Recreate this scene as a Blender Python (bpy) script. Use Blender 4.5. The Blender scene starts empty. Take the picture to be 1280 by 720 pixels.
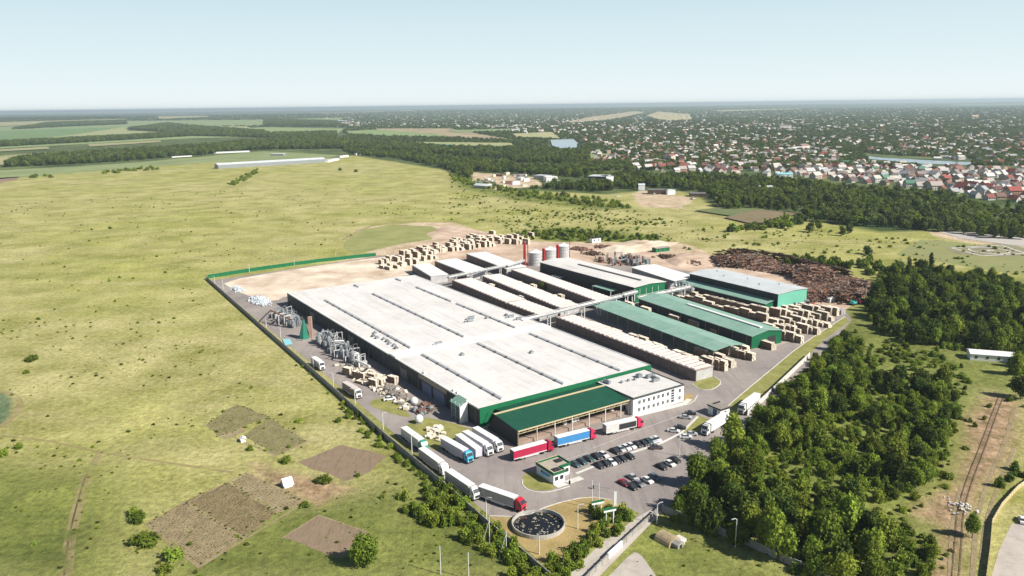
import bpy, math, random
import numpy as np
from mathutils import Vector, Matrix
R = random.Random(7)
SC = bpy.context.scene
COL = SC.collection

# ------------------------------------------------------------------ camera, sky, sun, exposure
CAM_H = 115.0
FPX = 971.0                       # focal length in pixels of the 1280-wide photograph
ROLL = math.atan2(16.0, 1280.0)
PITCH = math.atan(228.5 * math.cos(ROLL) / FPX)
FW = Vector((0, math.cos(PITCH), -math.sin(PITCH)))
RT0 = Vector((1, 0, 0)); UP0 = RT0.cross(FW)
RT = RT0 * math.cos(ROLL) - UP0 * math.sin(ROLL)
UP = RT0 * math.sin(ROLL) + UP0 * math.cos(ROLL)
cd = bpy.data.cameras.new('camera'); cam = bpy.data.objects.new('camera', cd); COL.objects.link(cam)
cd.sensor_width = 36.0; cd.lens = 36.0 * FPX / 1280.0
cd.clip_start = 1.0; cd.clip_end = 400000.0
m = Matrix((RT, UP, -FW)).transposed().to_4x4(); m.translation = (0, 0, CAM_H)
cam.matrix_world = m
SC.camera = cam

SUN_EL = math.radians(39.0); SUN_AZ = math.radians(117.0)      # azimuth from +Y towards +X
w = bpy.data.worlds.new('World'); SC.world = w; w.use_nodes = True
nt = w.node_tree; bg = nt.nodes['Background']
sky = nt.nodes.new('ShaderNodeTexSky'); sky.sky_type = 'NISHITA'; sky.sun_disc = False
sky.sun_elevation = SUN_EL; sky.sun_rotation = SUN_AZ
sky.altitude = 100; sky.air_density = 1.0; sky.dust_density = 0.3; sky.ozone_density = 1.3
# thin summer haze whitens the lowest degrees of the sky
tcw = nt.nodes.new('ShaderNodeTexCoord'); sep = nt.nodes.new('ShaderNodeSeparateXYZ'); nt.links.new(tcw.outputs['Generated'], sep.inputs[0])
hz = nt.nodes.new('ShaderNodeValToRGB'); nt.links.new(sep.outputs['Z'], hz.inputs[0])
hz.color_ramp.elements[0].position = 0.0; hz.color_ramp.elements[0].color = (.70, .755, .765, 1)
hz.color_ramp.elements[1].position = 0.14; hz.color_ramp.elements[1].color = (.46, .60, .66, 1)
e_ = hz.color_ramp.elements.new(0.05); e_.color = (.60, .70, .73, 1)
sc_ = nt.nodes.new('ShaderNodeVectorMath'); sc_.operation = 'SCALE'; sc_.inputs['Scale'].default_value = 17.0; nt.links.new(hz.outputs[0], sc_.inputs[0])
fa = nt.nodes.new('ShaderNodeMapRange'); fa.interpolation_type = 'SMOOTHSTEP'; fa.inputs['From Min'].default_value = .11; fa.inputs['From Max'].default_value = .24; fa.inputs['To Min'].default_value = .95; fa.inputs['To Max'].default_value = 0.0
nt.links.new(sep.outputs['Z'], fa.inputs['Value'])
mxw = nt.nodes.new('ShaderNodeMix'); mxw.data_type = 'RGBA'; nt.links.new(fa.outputs[0], mxw.inputs['Factor']); nt.links.new(sky.outputs[0], mxw.inputs['A']); nt.links.new(sc_.outputs[0], mxw.inputs['B'])
nt.links.new(mxw.outputs['Result'], bg.inputs[0]); bg.inputs[1].default_value = 0.05
sd = bpy.data.lights.new('sun', 'SUN'); sun = bpy.data.objects.new('sun', sd); COL.objects.link(sun)
sd.energy = 5.0; sd.angle = math.radians(0.5); sd.color = (1.0, 0.94, 0.84)
tosun = Vector((math.sin(SUN_AZ) * math.cos(SUN_EL), math.cos(SUN_AZ) * math.cos(SUN_EL), math.sin(SUN_EL)))
sun.rotation_euler = (-tosun).to_track_quat('-Z', 'Y').to_euler(); sun.location = (300, 0, 400)
SC.view_settings.view_transform = 'Standard'; SC.view_settings.look = 'None'
SC.view_settings.gamma = 1.0; SC.view_settings.use_curve_mapping = False
SC.view_settings.exposure = 0.62
SC.render.engine = 'CYCLES'
SC.cycles.max_bounces = 4; SC.cycles.diffuse_bounces = 2; SC.cycles.glossy_bounces = 2
SC.cycles.transmission_bounces = 2; SC.cycles.transparent_max_bounces = 6; SC.cycles.volume_bounces = 0

# ------------------------------------------------------------------ survey: photo point -> ground plan
def G(x, y, z=0.0):
    d = RT * ((x - 640) / FPX) + UP * (-(y - 360) / FPX) + FW
    t = (z - CAM_H) / d.z
    return (d.x * t, d.y * t)
def P(x, y, z=0.0):
    a = G(x, y, z); return Vector((a[0], a[1], z))
O = Vector(G(600, 536))
HA = math.radians(123.2)
UU = Vector((math.cos(HA), math.sin(HA))); VV = Vector((math.sin(HA), -math.cos(HA)))
def W(v, u, z=0.0):
    p = O + UU * u + VV * v; return Vector((p.x, p.y, z))
FROT = HA - math.pi / 2            # rotation of the works' own axes: local x = v, local y = u
def visible(x, y, mrg=0.08):
    d = Vector((x, y, -CAM_H)); k = d.dot(FW)
    if k <= 5: return False
    return abs(d.dot(RT) / k * FPX) < 640 * (1 + mrg) and -d.dot(UP) / k * FPX < 360 * (1 + mrg * 2.5)

# ------------------------------------------------------------------ materials
def mat(name, col, rough=0.85, var=0.0, vs=1.0, bump=0.0, bs=4.0, metal=0.0, col2=None, wave=None, spec=0.3, objvar=0.0):
    """principled with noise variation between col and col2, optional ribs (wave=(axis,scale,strength))"""
    m = bpy.data.materials.new(name); m.use_nodes = True
    n = m.node_tree.nodes; l = m.node_tree.links; b = n['Principled BSDF']
    b.inputs['Roughness'].default_value = rough; b.inputs['Metallic'].default_value = metal
    b.inputs['Specular IOR Level'].default_value = spec
    c = (*col, 1)
    tc = n.new('ShaderNodeTexCoord')
    out = None
    if var or col2:
        nz = n.new('ShaderNodeTexNoise'); nz.inputs['Scale'].default_value = vs; nz.inputs['Detail'].default_value = 6
        nz.inputs['Roughness'].default_value = 0.65
        l.new(tc.outputs['Object'], nz.inputs['Vector'])
        rp = n.new('ShaderNodeValToRGB'); l.new(nz.outputs['Fac'], rp.inputs[0])
        c2 = col2 or tuple(x * (1 - var) for x in col)
        rp.color_ramp.elements[0].position = 0.33; rp.color_ramp.elements[0].color = (*c2, 1)
        rp.color_ramp.elements[1].position = 0.67; rp.color_ramp.elements[1].color = c
        out = rp.outputs[0]
    if objvar:
        oi = n.new('ShaderNodeObjectInfo'); hs = n.new('ShaderNodeHueSaturation')
        mr = n.new('ShaderNodeMapRange'); mr.inputs['To Min'].default_value = 1 - objvar; mr.inputs['To Max'].default_value = 1 + objvar
        l.new(oi.outputs['Random'], mr.inputs['Value']); l.new(mr.outputs[0], hs.inputs['Value'])
        mr2 = n.new('ShaderNodeMapRange'); mr2.inputs['To Min'].default_value = 0.5 - objvar * .06; mr2.inputs['To Max'].default_value = 0.5 + objvar * .06
        ml = n.new('ShaderNodeMath'); ml.operation = 'FRACT'; m7 = n.new('ShaderNodeMath'); m7.operation = 'MULTIPLY'; m7.inputs[1].default_value = 7.31
        l.new(oi.outputs['Random'], m7.inputs[0]); l.new(m7.outputs[0], ml.inputs[0]); l.new(ml.outputs[0], mr2.inputs['Value']); l.new(mr2.outputs[0], hs.inputs['Hue'])
        if out: l.new(out, hs.inputs['Color'])
        else: hs.inputs['Color'].default_value = c
        out = hs.outputs[0]
    if out: l.new(out, b.inputs['Base Color'])
    else: b.inputs['Base Color'].default_value = c
    h = None
    if bump:
        nb = n.new('ShaderNodeTexNoise'); nb.inputs['Scale'].default_value = bs; nb.inputs['Detail'].default_value = 5
        l.new(tc.outputs['Object'], nb.inputs['Vector'])
        bp = n.new('ShaderNodeBump'); bp.inputs['Strength'].default_value = bump; bp.inputs['Distance'].default_value = 0.2
        l.new(nb.outputs['Fac'], bp.inputs['Height']); l.new(bp.outputs[0], b.inputs['Normal']); h = bp
    if wave:
        wv = n.new('ShaderNodeTexWave'); wv.bands_direction = wave[0]; wv.inputs['Scale'].default_value = wave[1]
        l.new(tc.outputs['Object'], wv.inputs['Vector'])
        bp = n.new('ShaderNodeBump'); bp.inputs['Strength'].default_value = wave[2]; bp.inputs['Distance'].default_value = 0.1
        l.new(wv.outputs['Fac'], bp.inputs['Height'])
        if h: l.new(h.outputs[0], bp.inputs['Normal'])
        l.new(bp.outputs[0], b.inputs['Normal'])
    return m

def attr_mat(name, rough=0.9, vs=0.3, var=0.25):
    """colour from a per-face colour attribute, with a little noise"""
    m = bpy.data.materials.new(name); m.use_nodes = True
    n = m.node_tree.nodes; l = m.node_tree.links; b = n['Principled BSDF']; b.inputs['Roughness'].default_value = rough
    b.inputs['Specular IOR Level'].default_value = 0.2
    a = n.new('ShaderNodeAttribute'); a.attribute_name = 'col'
    tc = n.new('ShaderNodeTexCoord'); nz = n.new('ShaderNodeTexNoise'); nz.inputs['Scale'].default_value = vs; nz.inputs['Detail'].default_value = 6
    l.new(tc.outputs['Object'], nz.inputs['Vector'])
    mr = n.new('ShaderNodeMapRange'); mr.inputs['From Min'].default_value = .3; mr.inputs['From Max'].default_value = .7
    mr.inputs['To Min'].default_value = 1 - var; mr.inputs['To Max'].default_value = 1 + var
    l.new(nz.outputs['Fac'], mr.inputs['Value'])
    hs = n.new('ShaderNodeHueSaturation'); l.new(a.outputs['Color'], hs.inputs['Color']); l.new(mr.outputs[0], hs.inputs['Value'])
    l.new(hs.outputs[0], b.inputs['Base Color'])
    return m

def leaf_mat(name, c1, c2, objvar=0.3, vs=0.5, trans=0.3):
    m = bpy.data.materials.new(name); m.use_nodes = True
    n = m.node_tree.nodes; l = m.node_tree.links; n.remove(n['Principled BSDF']); o = n['Material Output']
    tc = n.new('ShaderNodeTexCoord'); nz = n.new('ShaderNodeTexNoise'); nz.inputs['Scale'].default_value = vs; nz.inputs['Detail'].default_value = 3
    l.new(tc.outputs['Object'], nz.inputs['Vector'])
    rp = n.new('ShaderNodeValToRGB'); l.new(nz.outputs['Fac'], rp.inputs[0])
    rp.color_ramp.elements[0].position = .35; rp.color_ramp.elements[0].color = (*c1, 1)
    rp.color_ramp.elements[1].position = .65; rp.color_ramp.elements[1].color = (*c2, 1)
    oi = n.new('ShaderNodeObjectInfo'); hs = n.new('ShaderNodeHueSaturation')
    mr = n.new('ShaderNodeMapRange'); mr.inputs['To Min'].default_value = 1 - objvar; mr.inputs['To Max'].default_value = 1 + objvar
    l.new(oi.outputs['Random'], mr.inputs['Value']); l.new(mr.outputs[0], hs.inputs['Value'])
    m7 = n.new('ShaderNodeMath'); m7.operation = 'MULTIPLY'; m7.inputs[1].default_value = 7.31
    fr = n.new('ShaderNodeMath'); fr.operation = 'FRACT'; l.new(oi.outputs['Random'], m7.inputs[0]); l.new(m7.outputs[0], fr.inputs[0])
    mh = n.new('ShaderNodeMapRange'); mh.inputs['To Min'].default_value = .47; mh.inputs['To Max'].default_value = .502
    l.new(fr.outputs[0], mh.inputs['Value']); l.new(mh.outputs[0], hs.inputs['Hue'])
    l.new(rp.outputs[0], hs.inputs['Color'])
    d = n.new('ShaderNodeBsdfDiffuse'); t = n.new('ShaderNodeBsdfTranslucent'); mx = n.new('ShaderNodeMixShader'); mx.inputs[0].default_value = trans
    l.new(hs.outputs[0], d.inputs[0]); l.new(hs.outputs[0], t.inputs[0]); l.new(d.outputs[0], mx.inputs[1]); l.new(t.outputs[0], mx.inputs[2])
    l.new(mx.outputs[0], o.inputs['Surface'])
    return m

M = {}
M['roof_white'] = mat('roof_white', (.74, .715, .685), .55, col2=(.62, .595, .57), vs=.06, bump=.15, bs=.8, wave=('Y', .12, .25))
M['trim_white'] = mat('trim_white', (.80, .79, .77), .6, .1, .3)
M['dark_wall'] = mat('dark_wall', (.038, .042, .046), .6, .3, .15, wave=('Y', 1.2, .5))  # dark cladding; shade of the hall's unlit side deepened in the colour
M['green_wall'] = mat('green_wall', (.012, .155, .065), .5, .12, .2, wave=('X', 1.2, .5))
M['green_roof_dark'] = mat('green_roof_dark', (.012, .090, .050), .5, .15, .15, wave=('X', .8, .5))
M['green_roof_pale'] = mat('green_roof_pale', (.20, .36, .28), .55, col2=(.28, .42, .36), vs=.12, wave=('Y', .8, .4))
M['green_wall_deep'] = mat('green_wall_deep', (.01, .13, .06), .5, .12, .2, wave=('X', 1.2, .5))
M['mint_wall'] = mat('mint_wall', (.16, .48, .36), .5, .1, .2, wave=('X', 1.2, .5))
M['roof_grey'] = mat('roof_grey', (.60, .63, .64), .5, col2=(.5, .53, .54), vs=.1, wave=('Y', 1.2, .35))
M['skylight'] = mat('skylight', (.62, .64, .65), .25, .15, .5)
M['curb_dark'] = mat('curb_dark', (.16, .16, .16), .7)
M['curb_grey'] = mat('curb_grey', (.34, .335, .33), .7, .25, .5)
M['plaster'] = mat('plaster', (.80, .80, .79), .8, .08, .4)
M['glass'] = mat('glass', (.03, .04, .05), .12, spec=.6)
M['white'] = mat('white', (.78, .78, .77), .4, .06, .6)
M['concrete'] = mat('concrete', (.36, .34, .31), .9, .3, .5, .2, 3)
M['concrete_pale'] = mat('concrete_pale', (.66, .64, .60), .9, .2, .5, .2, 3)
M['metal'] = mat('metal', (.34, .37, .39), .4, .35, .6, metal=.3)
M['metal_pale'] = mat('metal_pale', (.58, .58, .58), .4, .25, .3, metal=.2, wave=('Z', 1.0, .4))
M['pole'] = mat('pole', (.62, .62, .60), .5)
M['tan'] = mat('tan', (.55, .45, .28), .6)
M['red'] = mat('red', (.42, .03, .035), .5, .15, .6)
M['brick'] = mat('brick', (.25, .14, .11), .9, .4, .4)
M['kiln_roof'] = mat('kiln_roof', (.46, .39, .36), .8, col2=(.30, .22, .19), vs=.35)
M['kiln_panel'] = mat('kiln_panel', (.80, .75, .71), .7, col2=(.66, .58, .54), vs=.3)
M['wood_shaded_side'] = mat('wood_shaded_side', (.36, .25, .17), .95, col2=(.20, .13, .09), vs=1.4, objvar=.15, wave=('Z', 2.2, .8))  # darker brown carries the shade between planks on the long sides
M['kiln_wall'] = mat('kiln_wall', (.22, .165, .145), .85, .35, .25, wave=('Y', .5, .5))
M['tyre'] = mat('tyre', (.02, .02, .02), .9)
M['dark'] = mat('dark', (.03, .03, .033), .7)
M['wood'] = mat('wood', (.86, .79, .68), .85, col2=(.70, .60, .47), vs=.7, objvar=.14, bump=.5, bs=2, wave=('Z', 2.2, .8))
M['wood_end'] = mat('wood_end', (.80, .73, .60), .85, .3, 2.5, objvar=.1)
M['old_wood'] = mat('old_wood', (.34, .30, .26), .9, .4, 1)
M['bark'] = mat('bark', (.12, .075, .05), .95, .5, .4)
M['log_mix'] = attr_mat('log_mix', .95, .2, .3)
M['asphalt'] = mat('asphalt', (.34, .30, .275), .9, col2=(.235, .205, .195), vs=.035, bump=.1, bs=2)
M['asphalt_old'] = mat('asphalt_old', (.52, .47, .42), .95, col2=(.38, .34, .30), vs=.06, bump=.15, bs=1)
M['lane_paint'] = mat('lane_paint', (.7, .7, .68), .8, .3, .6)
M['sand'] = mat('sand', (.78, .69, .56), .95, col2=(.42, .30, .21), vs=.04, bump=.3, bs=.5)
M['dirt'] = mat('dirt', (.62, .48, .37), .95, col2=(.36, .25, .18), vs=.05, bump=.3, bs=.5)
M['dry_grass'] = mat('dry_grass', (.40, .30, .13), .95, col2=(.27, .20, .08), vs=.12, bump=.6, bs=1.2)
M['verge_grass'] = mat('verge_grass', (.30, .28, .09), .95, col2=(.17, .18, .05), vs=.2, bump=.6, bs=1.2)
M['water'] = mat('water', (.10, .16, .22), .12, spec=.6)
M['pond_water'] = mat('pond_water', (.012, .013, .013), .08, spec=.6)
M['trunk'] = mat('trunk', (.11, .08, .055), .95, .3, 1)
M['plastic'] = mat('plastic', (.72, .74, .76), .4, col2=(.35, .42, .48), vs=1.2)
M['soil'] = mat('soil', (.24, .18, .12), .95, col2=(.17, .12, .08), vs=.1, bump=.7, bs=1.0, wave=('X', 1.1, .6))
M['blue_sheet'] = mat('blue_sheet', (.25, .55, .62), .6)
M['leaf_mid'] = leaf_mat('leaf_mid', (.075, .125, .018), (.19, .275, .042))
M['leaf_dark'] = leaf_mat('leaf_dark', (.042, .074, .018), (.11, .165, .035))
M['leaf_light'] = leaf_mat('leaf_light', (.13, .20, .025), (.26, .36, .055))
M['leaf_far'] = leaf_mat('leaf_far', (.056, .095, .026), (.145, .20, .055), .4)
M['weed'] = leaf_mat('weed', (.07, .08, .02), (.13, .14, .04), .4)

def weather(m, streak=(.5, .03), dark=.80, seam=0.0, axis='Y'):
    """stains running down the sheets and fine dirt over a finished material; optional sheet seams"""
    n = m.node_tree.nodes; l = m.node_tree.links; b = n['Principled BSDF']; src = b.inputs['Base Color']
    tc = n.new('ShaderNodeTexCoord'); mp = n.new('ShaderNodeMapping'); mp.inputs['Scale'].default_value = (streak[0], streak[1], 1); l.new(tc.outputs['Object'], mp.inputs[0])
    z = n.new('ShaderNodeTexNoise'); z.inputs['Scale'].default_value = 1; z.inputs['Detail'].default_value = 7; z.inputs['Roughness'].default_value = .7; l.new(mp.outputs[0], z.inputs['Vector'])
    mr = n.new('ShaderNodeMapRange'); mr.inputs['From Min'].default_value = .5; mr.inputs['From Max'].default_value = .72; mr.inputs['To Min'].default_value = 1; mr.inputs['To Max'].default_value = dark; l.new(z.outputs['Fac'], mr.inputs['Value'])
    z2 = n.new('ShaderNodeTexNoise'); z2.inputs['Scale'].default_value = .35; z2.inputs['Detail'].default_value = 8; z2.inputs['Roughness'].default_value = .75; l.new(tc.outputs['Object'], z2.inputs['Vector'])
    m2 = n.new('ShaderNodeMapRange'); m2.inputs['From Min'].default_value = .35; m2.inputs['From Max'].default_value = .65; m2.inputs['To Min'].default_value = .93; m2.inputs['To Max'].default_value = 1.04; l.new(z2.outputs['Fac'], m2.inputs['Value'])
    q = n.new('ShaderNodeMath'); q.operation = 'MULTIPLY'; l.new(mr.outputs[0], q.inputs[0]); l.new(m2.outputs[0], q.inputs[1]); out = q.outputs[0]
    if seam:
        sx = n.new('ShaderNodeSeparateXYZ'); l.new(tc.outputs['Object'], sx.inputs[0]); d = n.new('ShaderNodeMath'); d.operation = 'DIVIDE'; d.inputs[1].default_value = seam; l.new(sx.outputs[axis], d.inputs[0])
        f = n.new('ShaderNodeMath'); f.operation = 'FRACT'; l.new(d.outputs[0], f.inputs[0]); c = n.new('ShaderNodeMath'); c.operation = 'LESS_THAN'; c.inputs[1].default_value = .035; l.new(f.outputs[0], c.inputs[0])
        g = n.new('ShaderNodeMath'); g.operation = 'MULTIPLY_ADD'; g.inputs[1].default_value = -.10; g.inputs[2].default_value = 1; l.new(c.outputs[0], g.inputs[0]); h = n.new('ShaderNodeMath'); h.operation = 'MULTIPLY'; l.new(out, h.inputs[0]); l.new(g.outputs[0], h.inputs[1]); out = h.outputs[0]
    hs = n.new('ShaderNodeHueSaturation'); l.new(out, hs.inputs['Value'])
    if src.is_linked: l.new(src.links[0].from_socket, hs.inputs['Color'])
    else: hs.inputs['Color'].default_value = src.default_value
    l.new(hs.outputs[0], src); return m
weather(M['roof_white'], (.35, .02), .78, 6.0); weather(M['green_roof_dark'], (.8, .05), .75, 1.9, 'X'); weather(M['green_roof_pale'], (.05, .5), .82, 3.0); weather(M['roof_grey'], (.05, .4), .86, 3.0)
weather(M['kiln_roof'], (.2, .2), .7); weather(M['trim_white'], (.15, .3), .82); weather(M['green_wall'], (.9, .2), .8); weather(M['dark_wall'], (.2, .6), .7); weather(M['concrete'], (.4, .4), .7); weather(M['concrete_pale'], (.4, .4), .8)
weather(M['asphalt'], (.25, .018), .68); weather(M['asphalt_old'], (.3, .3), .75); weather(M['plaster'], (.8, .2), .92)
# ------------------------------------------------------------------ mesh helpers
class MB:
    def __init__(s): s.v = []; s.f = []; s.c = []; s.col = None
    def add(s, vs, fs):
        o = len(s.v); s.v += [tuple(p) for p in vs]; s.f += [tuple(i + o for i in f) for f in fs]
        if s.col is not None: s.c += [s.col] * len(fs)
        return s
    def box(s, x0, x1, y0, y1, z0, z1):
        return s.add([(x0, y0, z0), (x1, y0, z0), (x1, y1, z0), (x0, y1, z0), (x0, y0, z1), (x1, y0, z1), (x1, y1, z1), (x0, y1, z1)],
                     [(0, 3, 2, 1), (4, 5, 6, 7), (0, 1, 5, 4), (1, 2, 6, 5), (2, 3, 7, 6), (3, 0, 4, 7)])
    def rbox(s, cx, cy, cz, lx, ly, lz, rz=0, ry=0):
        """box centred in xy, based on cz, rotated about z (ry: pitch before rz)"""
        vs = []
        for dz in (0, lz):
            for dx, dy in ((-lx / 2, -ly / 2), (lx / 2, -ly / 2), (lx / 2, ly / 2), (-lx / 2, ly / 2)):
                x, y, z = dx, dy, dz
                if ry: x, z = x * math.cos(ry) + z * math.sin(ry), -x * math.sin(ry) + z * math.cos(ry)
                vs.append((cx + x * math.cos(rz) - y * math.sin(rz), cy + x * math.sin(rz) + y * math.cos(rz), cz + z))
        return s.add(vs, [(0, 3, 2, 1), (4, 5, 6, 7), (0, 1, 5, 4), (1, 2, 6, 5), (2, 3, 7, 6), (3, 0, 4, 7)])
    def prism(s, poly, z0, z1, cap=True):
        n = len(poly)
        vs = [(p[0], p[1], z0) for p in poly] + [(p[0], p[1], z1) for p in poly]
        fs = [(i, (i + 1) % n, n + (i + 1) % n, n + i) for i in range(n)]
        if cap: fs += [tuple(range(n, 2 * n)), tuple(reversed(range(n)))]
        return s.add(vs, fs)
    def ext(s, prof, x0, x1, axis='y'):
        """profile in (a, z) extruded along x (axis='x') or along y (axis='y', a = x)"""
        n = len(prof)
        if axis == 'y': vs = [(a, x0, z) for a, z in prof] + [(a, x1, z) for a, z in prof]
        else: vs = [(x0, a, z) for a, z in prof] + [(x1, a, z) for a, z in prof]
        return s.add(vs, [(i, (i + 1) % n, n + (i + 1) % n, n + i) for i in range(n)] + [tuple(range(n)), tuple(reversed(range(n, 2 * n)))])
    def cyl(s, p0, p1, r0, r1=None, n=8, cap=True):
        r1 = r0 if r1 is None else r1
        p0 = Vector(p0); p1 = Vector(p1); d = (p1 - p0).normalized()
        a = Vector((0, 0, 1)) if abs(d.z) < .9 else Vector((1, 0, 0))
        u = d.cross(a).normalized(); v = d.cross(u)
        vs = []
        for p, r in ((p0, r0), (p1, r1)):
            for k in range(n):
                t = 2 * math.pi * k / n; vs.append(p + u * (math.cos(t) * r) + v * (math.sin(t) * r))
        fs = [(k, (k + 1) % n, n + (k + 1) % n, n + k) for k in range(n)]
        if cap: fs += [tuple(reversed(range(n))), tuple(range(n, 2 * n))]
        return s.add(vs, fs)
    def tube(s, pts, r, n=6):
        for a, b in zip(pts, pts[1:]): s.cyl(a, b, r, r, n)
        return s
    def quad(s, a, b, c, d): return s.add([a, b, c, d], [(0, 1, 2, 3)])
    def blob(s, c, rx, ry, rz, n=8, k=5, jit=0.0, rnd=R):
        vs = []
        for i in range(k + 1):
            ph = math.pi / 2 * (1 - i / k) if False else math.pi * i / k
            for j in range(n):
                t = 2 * math.pi * j / n; q = 1 + rnd.uniform(-jit, jit)
                vs.append((c[0] + rx * q * math.sin(ph) * math.cos(t), c[1] + ry * q * math.sin(ph) * math.sin(t), c[2] + rz * q * math.cos(ph)))
        return s.add(vs, [(i * n + j, (i + 1) * n + j, (i + 1) * n + (j + 1) % n, i * n + (j + 1) % n) for i in range(k) for j in range(n)])
    def mesh(s, name):
        me = bpy.data.meshes.new(name); me.from_pydata(s.v, [], s.f); me.update()
        if s.c:
            a = me.attributes.new('col', 'FLOAT_COLOR', 'FACE')
            a.data.foreach_set('color', np.array([(*c, 1) for c in s.c], np.float32).ravel())
        return me
    def build_each(s, name, m, parent=None, nv=8, nf=6):
        """every box of the batch becomes an object of its own"""
        for k in range(len(s.v) // nv):
            q = MB(); q.v = s.v[k * nv:(k + 1) * nv]; q.f = [tuple(i - k * nv for i in f) for f in s.f[k * nf:(k + 1) * nf]]; q.build(name, m, parent)
    def build(s, name, m, parent=None):
        me = s.mesh(name)
        me.materials.append(m)
        return link(name, me, parent)
def link(name, me, parent=None):
    o = bpy.data.objects.new(name, me); COL.objects.link(o)
    if parent is not None: o.parent = parent
    return o
def tag(o, label=None, cat=None, group=None, kind=None):
    if label: o['label'] = label
    if cat: o['category'] = cat
    if group: o['group'] = group
    if kind: o['kind'] = kind
    return o
def thing(name, label, cat, loc, rz=0, group=None):
    o = bpy.data.objects.new(name, None); COL.objects.link(o); o.empty_display_size = 1
    o.location = loc; o.rotation_euler = (0, 0, rz)
    return tag(o, label, cat, group)
def fac(name, label, cat, v=0, u=0, group=None, rz=FROT):
    return thing(name, label, cat, W(v, u), rz, group)
def dup(root, loc, rz, label=None, scale=None, group=None):
    r = root.copy(); COL.objects.link(r); r.location = loc; r.rotation_euler = (0, 0, rz)
    if label: r['label'] = label
    if group: r['group'] = group
    if scale: r.scale = scale if isinstance(scale, tuple) else (scale,) * 3
    for ch in list(root.children):
        c = ch.copy(); COL.objects.link(c); c.parent = r
        for g in ch.children:
            d = g.copy(); COL.objects.link(d); d.parent = c
    return r
def frame(near, far, z):
    """origin, heading (rz so that local y runs near -> far) and length from two surveyed corners at height z"""
    a = Vector(G(*near, z)); b = Vector(G(*far, z)); d = b - a
    return Vector((a.x, a.y, 0)), math.atan2(d.y, d.x) - math.pi / 2, d.length
def tri_poly(pts, z):
    me = bpy.data.meshes.new('sheet'); me.from_pydata([(x, y, z) for x, y in pts], [], [tuple(range(len(pts)))])
    import bmesh
    bm = bmesh.new(); bm.from_mesh(me); bmesh.ops.triangulate(bm, faces=bm.faces[:]); bmesh.ops.recalc_face_normals(bm, faces=bm.faces[:])
    for f in bm.faces:
        if f.normal.z < 0: f.normal_flip()
    bm.to_mesh(me); bm.free(); return me
def smooth_poly(pts, it=2, closed=True):
    for _ in range(it):
        q = []; n = len(pts)
        for i in range(n if closed else n - 1):
            a = pts[i]; b = pts[(i + 1) % n]
            q += [(a[0] * .75 + b[0] * .25, a[1] * .75 + b[1] * .25), (a[0] * .25 + b[0] * .75, a[1] * .25 + b[1] * .75)]
        pts = q if closed else [pts[0]] + q + [pts[-1]]
    return pts
def sheet(name, px, z, m, sm=0, kind='structure', origin=None):
    pts = [G(*p) for p in px]
    if sm: pts = smooth_poly(pts, sm)
    me = tri_poly(pts, z); me.materials.append(m); me.name = name
    o = link(name, me); o['kind'] = kind; return o
def ribbon(name, px, wd, z, m, h=0.0, sm=0, kind='structure', world=False):
    pts = list(px) if world else [G(*p) for p in px]
    if sm: pts = smooth_poly(pts, sm, False)
    L = []; Rr = []
    for i, p in enumerate(pts):
        a = pts[max(0, i - 1)]; b = pts[min(len(pts) - 1, i + 1)]; dx, dy = b[0] - a[0], b[1] - a[1]; d = math.hypot(dx, dy) or 1
        nx, ny = -dy / d * wd / 2, dx / d * wd / 2
        L.append((p[0] + nx, p[1] + ny)); Rr.append((p[0] - nx, p[1] - ny))
    b = MB(); n = len(pts); zt = z + h
    b.v = [(x, y, zt) for x, y in L] + [(x, y, zt) for x, y in Rr]
    b.f = [(i, n + i, n + i + 1, i + 1) for i in range(n - 1)]
    if h:
        b.v += [(x, y, z) for x, y in L] + [(x, y, z) for x, y in Rr]
        b.f += [(2 * n + i, i, i + 1, 2 * n + i + 1) for i in range(n - 1)] + [(n + i, 3 * n + i, 3 * n + i + 1, n + i + 1) for i in range(n - 1)]
        b.f += [(0, 2 * n, 3 * n, n), (n - 1, 2 * n - 1, 4 * n - 1, 3 * n - 1)]
    o = b.build(name, m)
    if kind: o['kind'] = kind
    return o
def inside(x, y, poly):
    c = False; n = len(poly); j = n - 1
    for i in range(n):
        xi, yi = poly[i]; xj, yj = poly[j]
        if (yi > y) != (yj > y) and x < (xj - xi) * (y - yi) / (yj - yi) + xi: c = not c
        j = i
    return c
def sdist(X, Y, poly):
    """signed distance (positive inside) of point arrays to a polygon"""
    D = np.full(X.shape, 1e9); C = np.zeros(X.shape, bool); n = len(poly)
    for i in range(n):
        ax, ay = poly[i - 1]; bx, by = poly[i]
        dx, dy = bx - ax, by - ay; t = np.clip(((X - ax) * dx + (Y - ay) * dy) / (dx * dx + dy * dy + 1e-9), 0, 1)
        D = np.minimum(D, np.hypot(X - ax - t * dx, Y - ay - t * dy))
        if ay != by: C ^= ((ay > Y) != (by > Y)) & (X < (bx - ax) * (Y - ay) / (by - ay) + ax)
    return np.where(C, D, -D)

exec_parts = []
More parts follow.
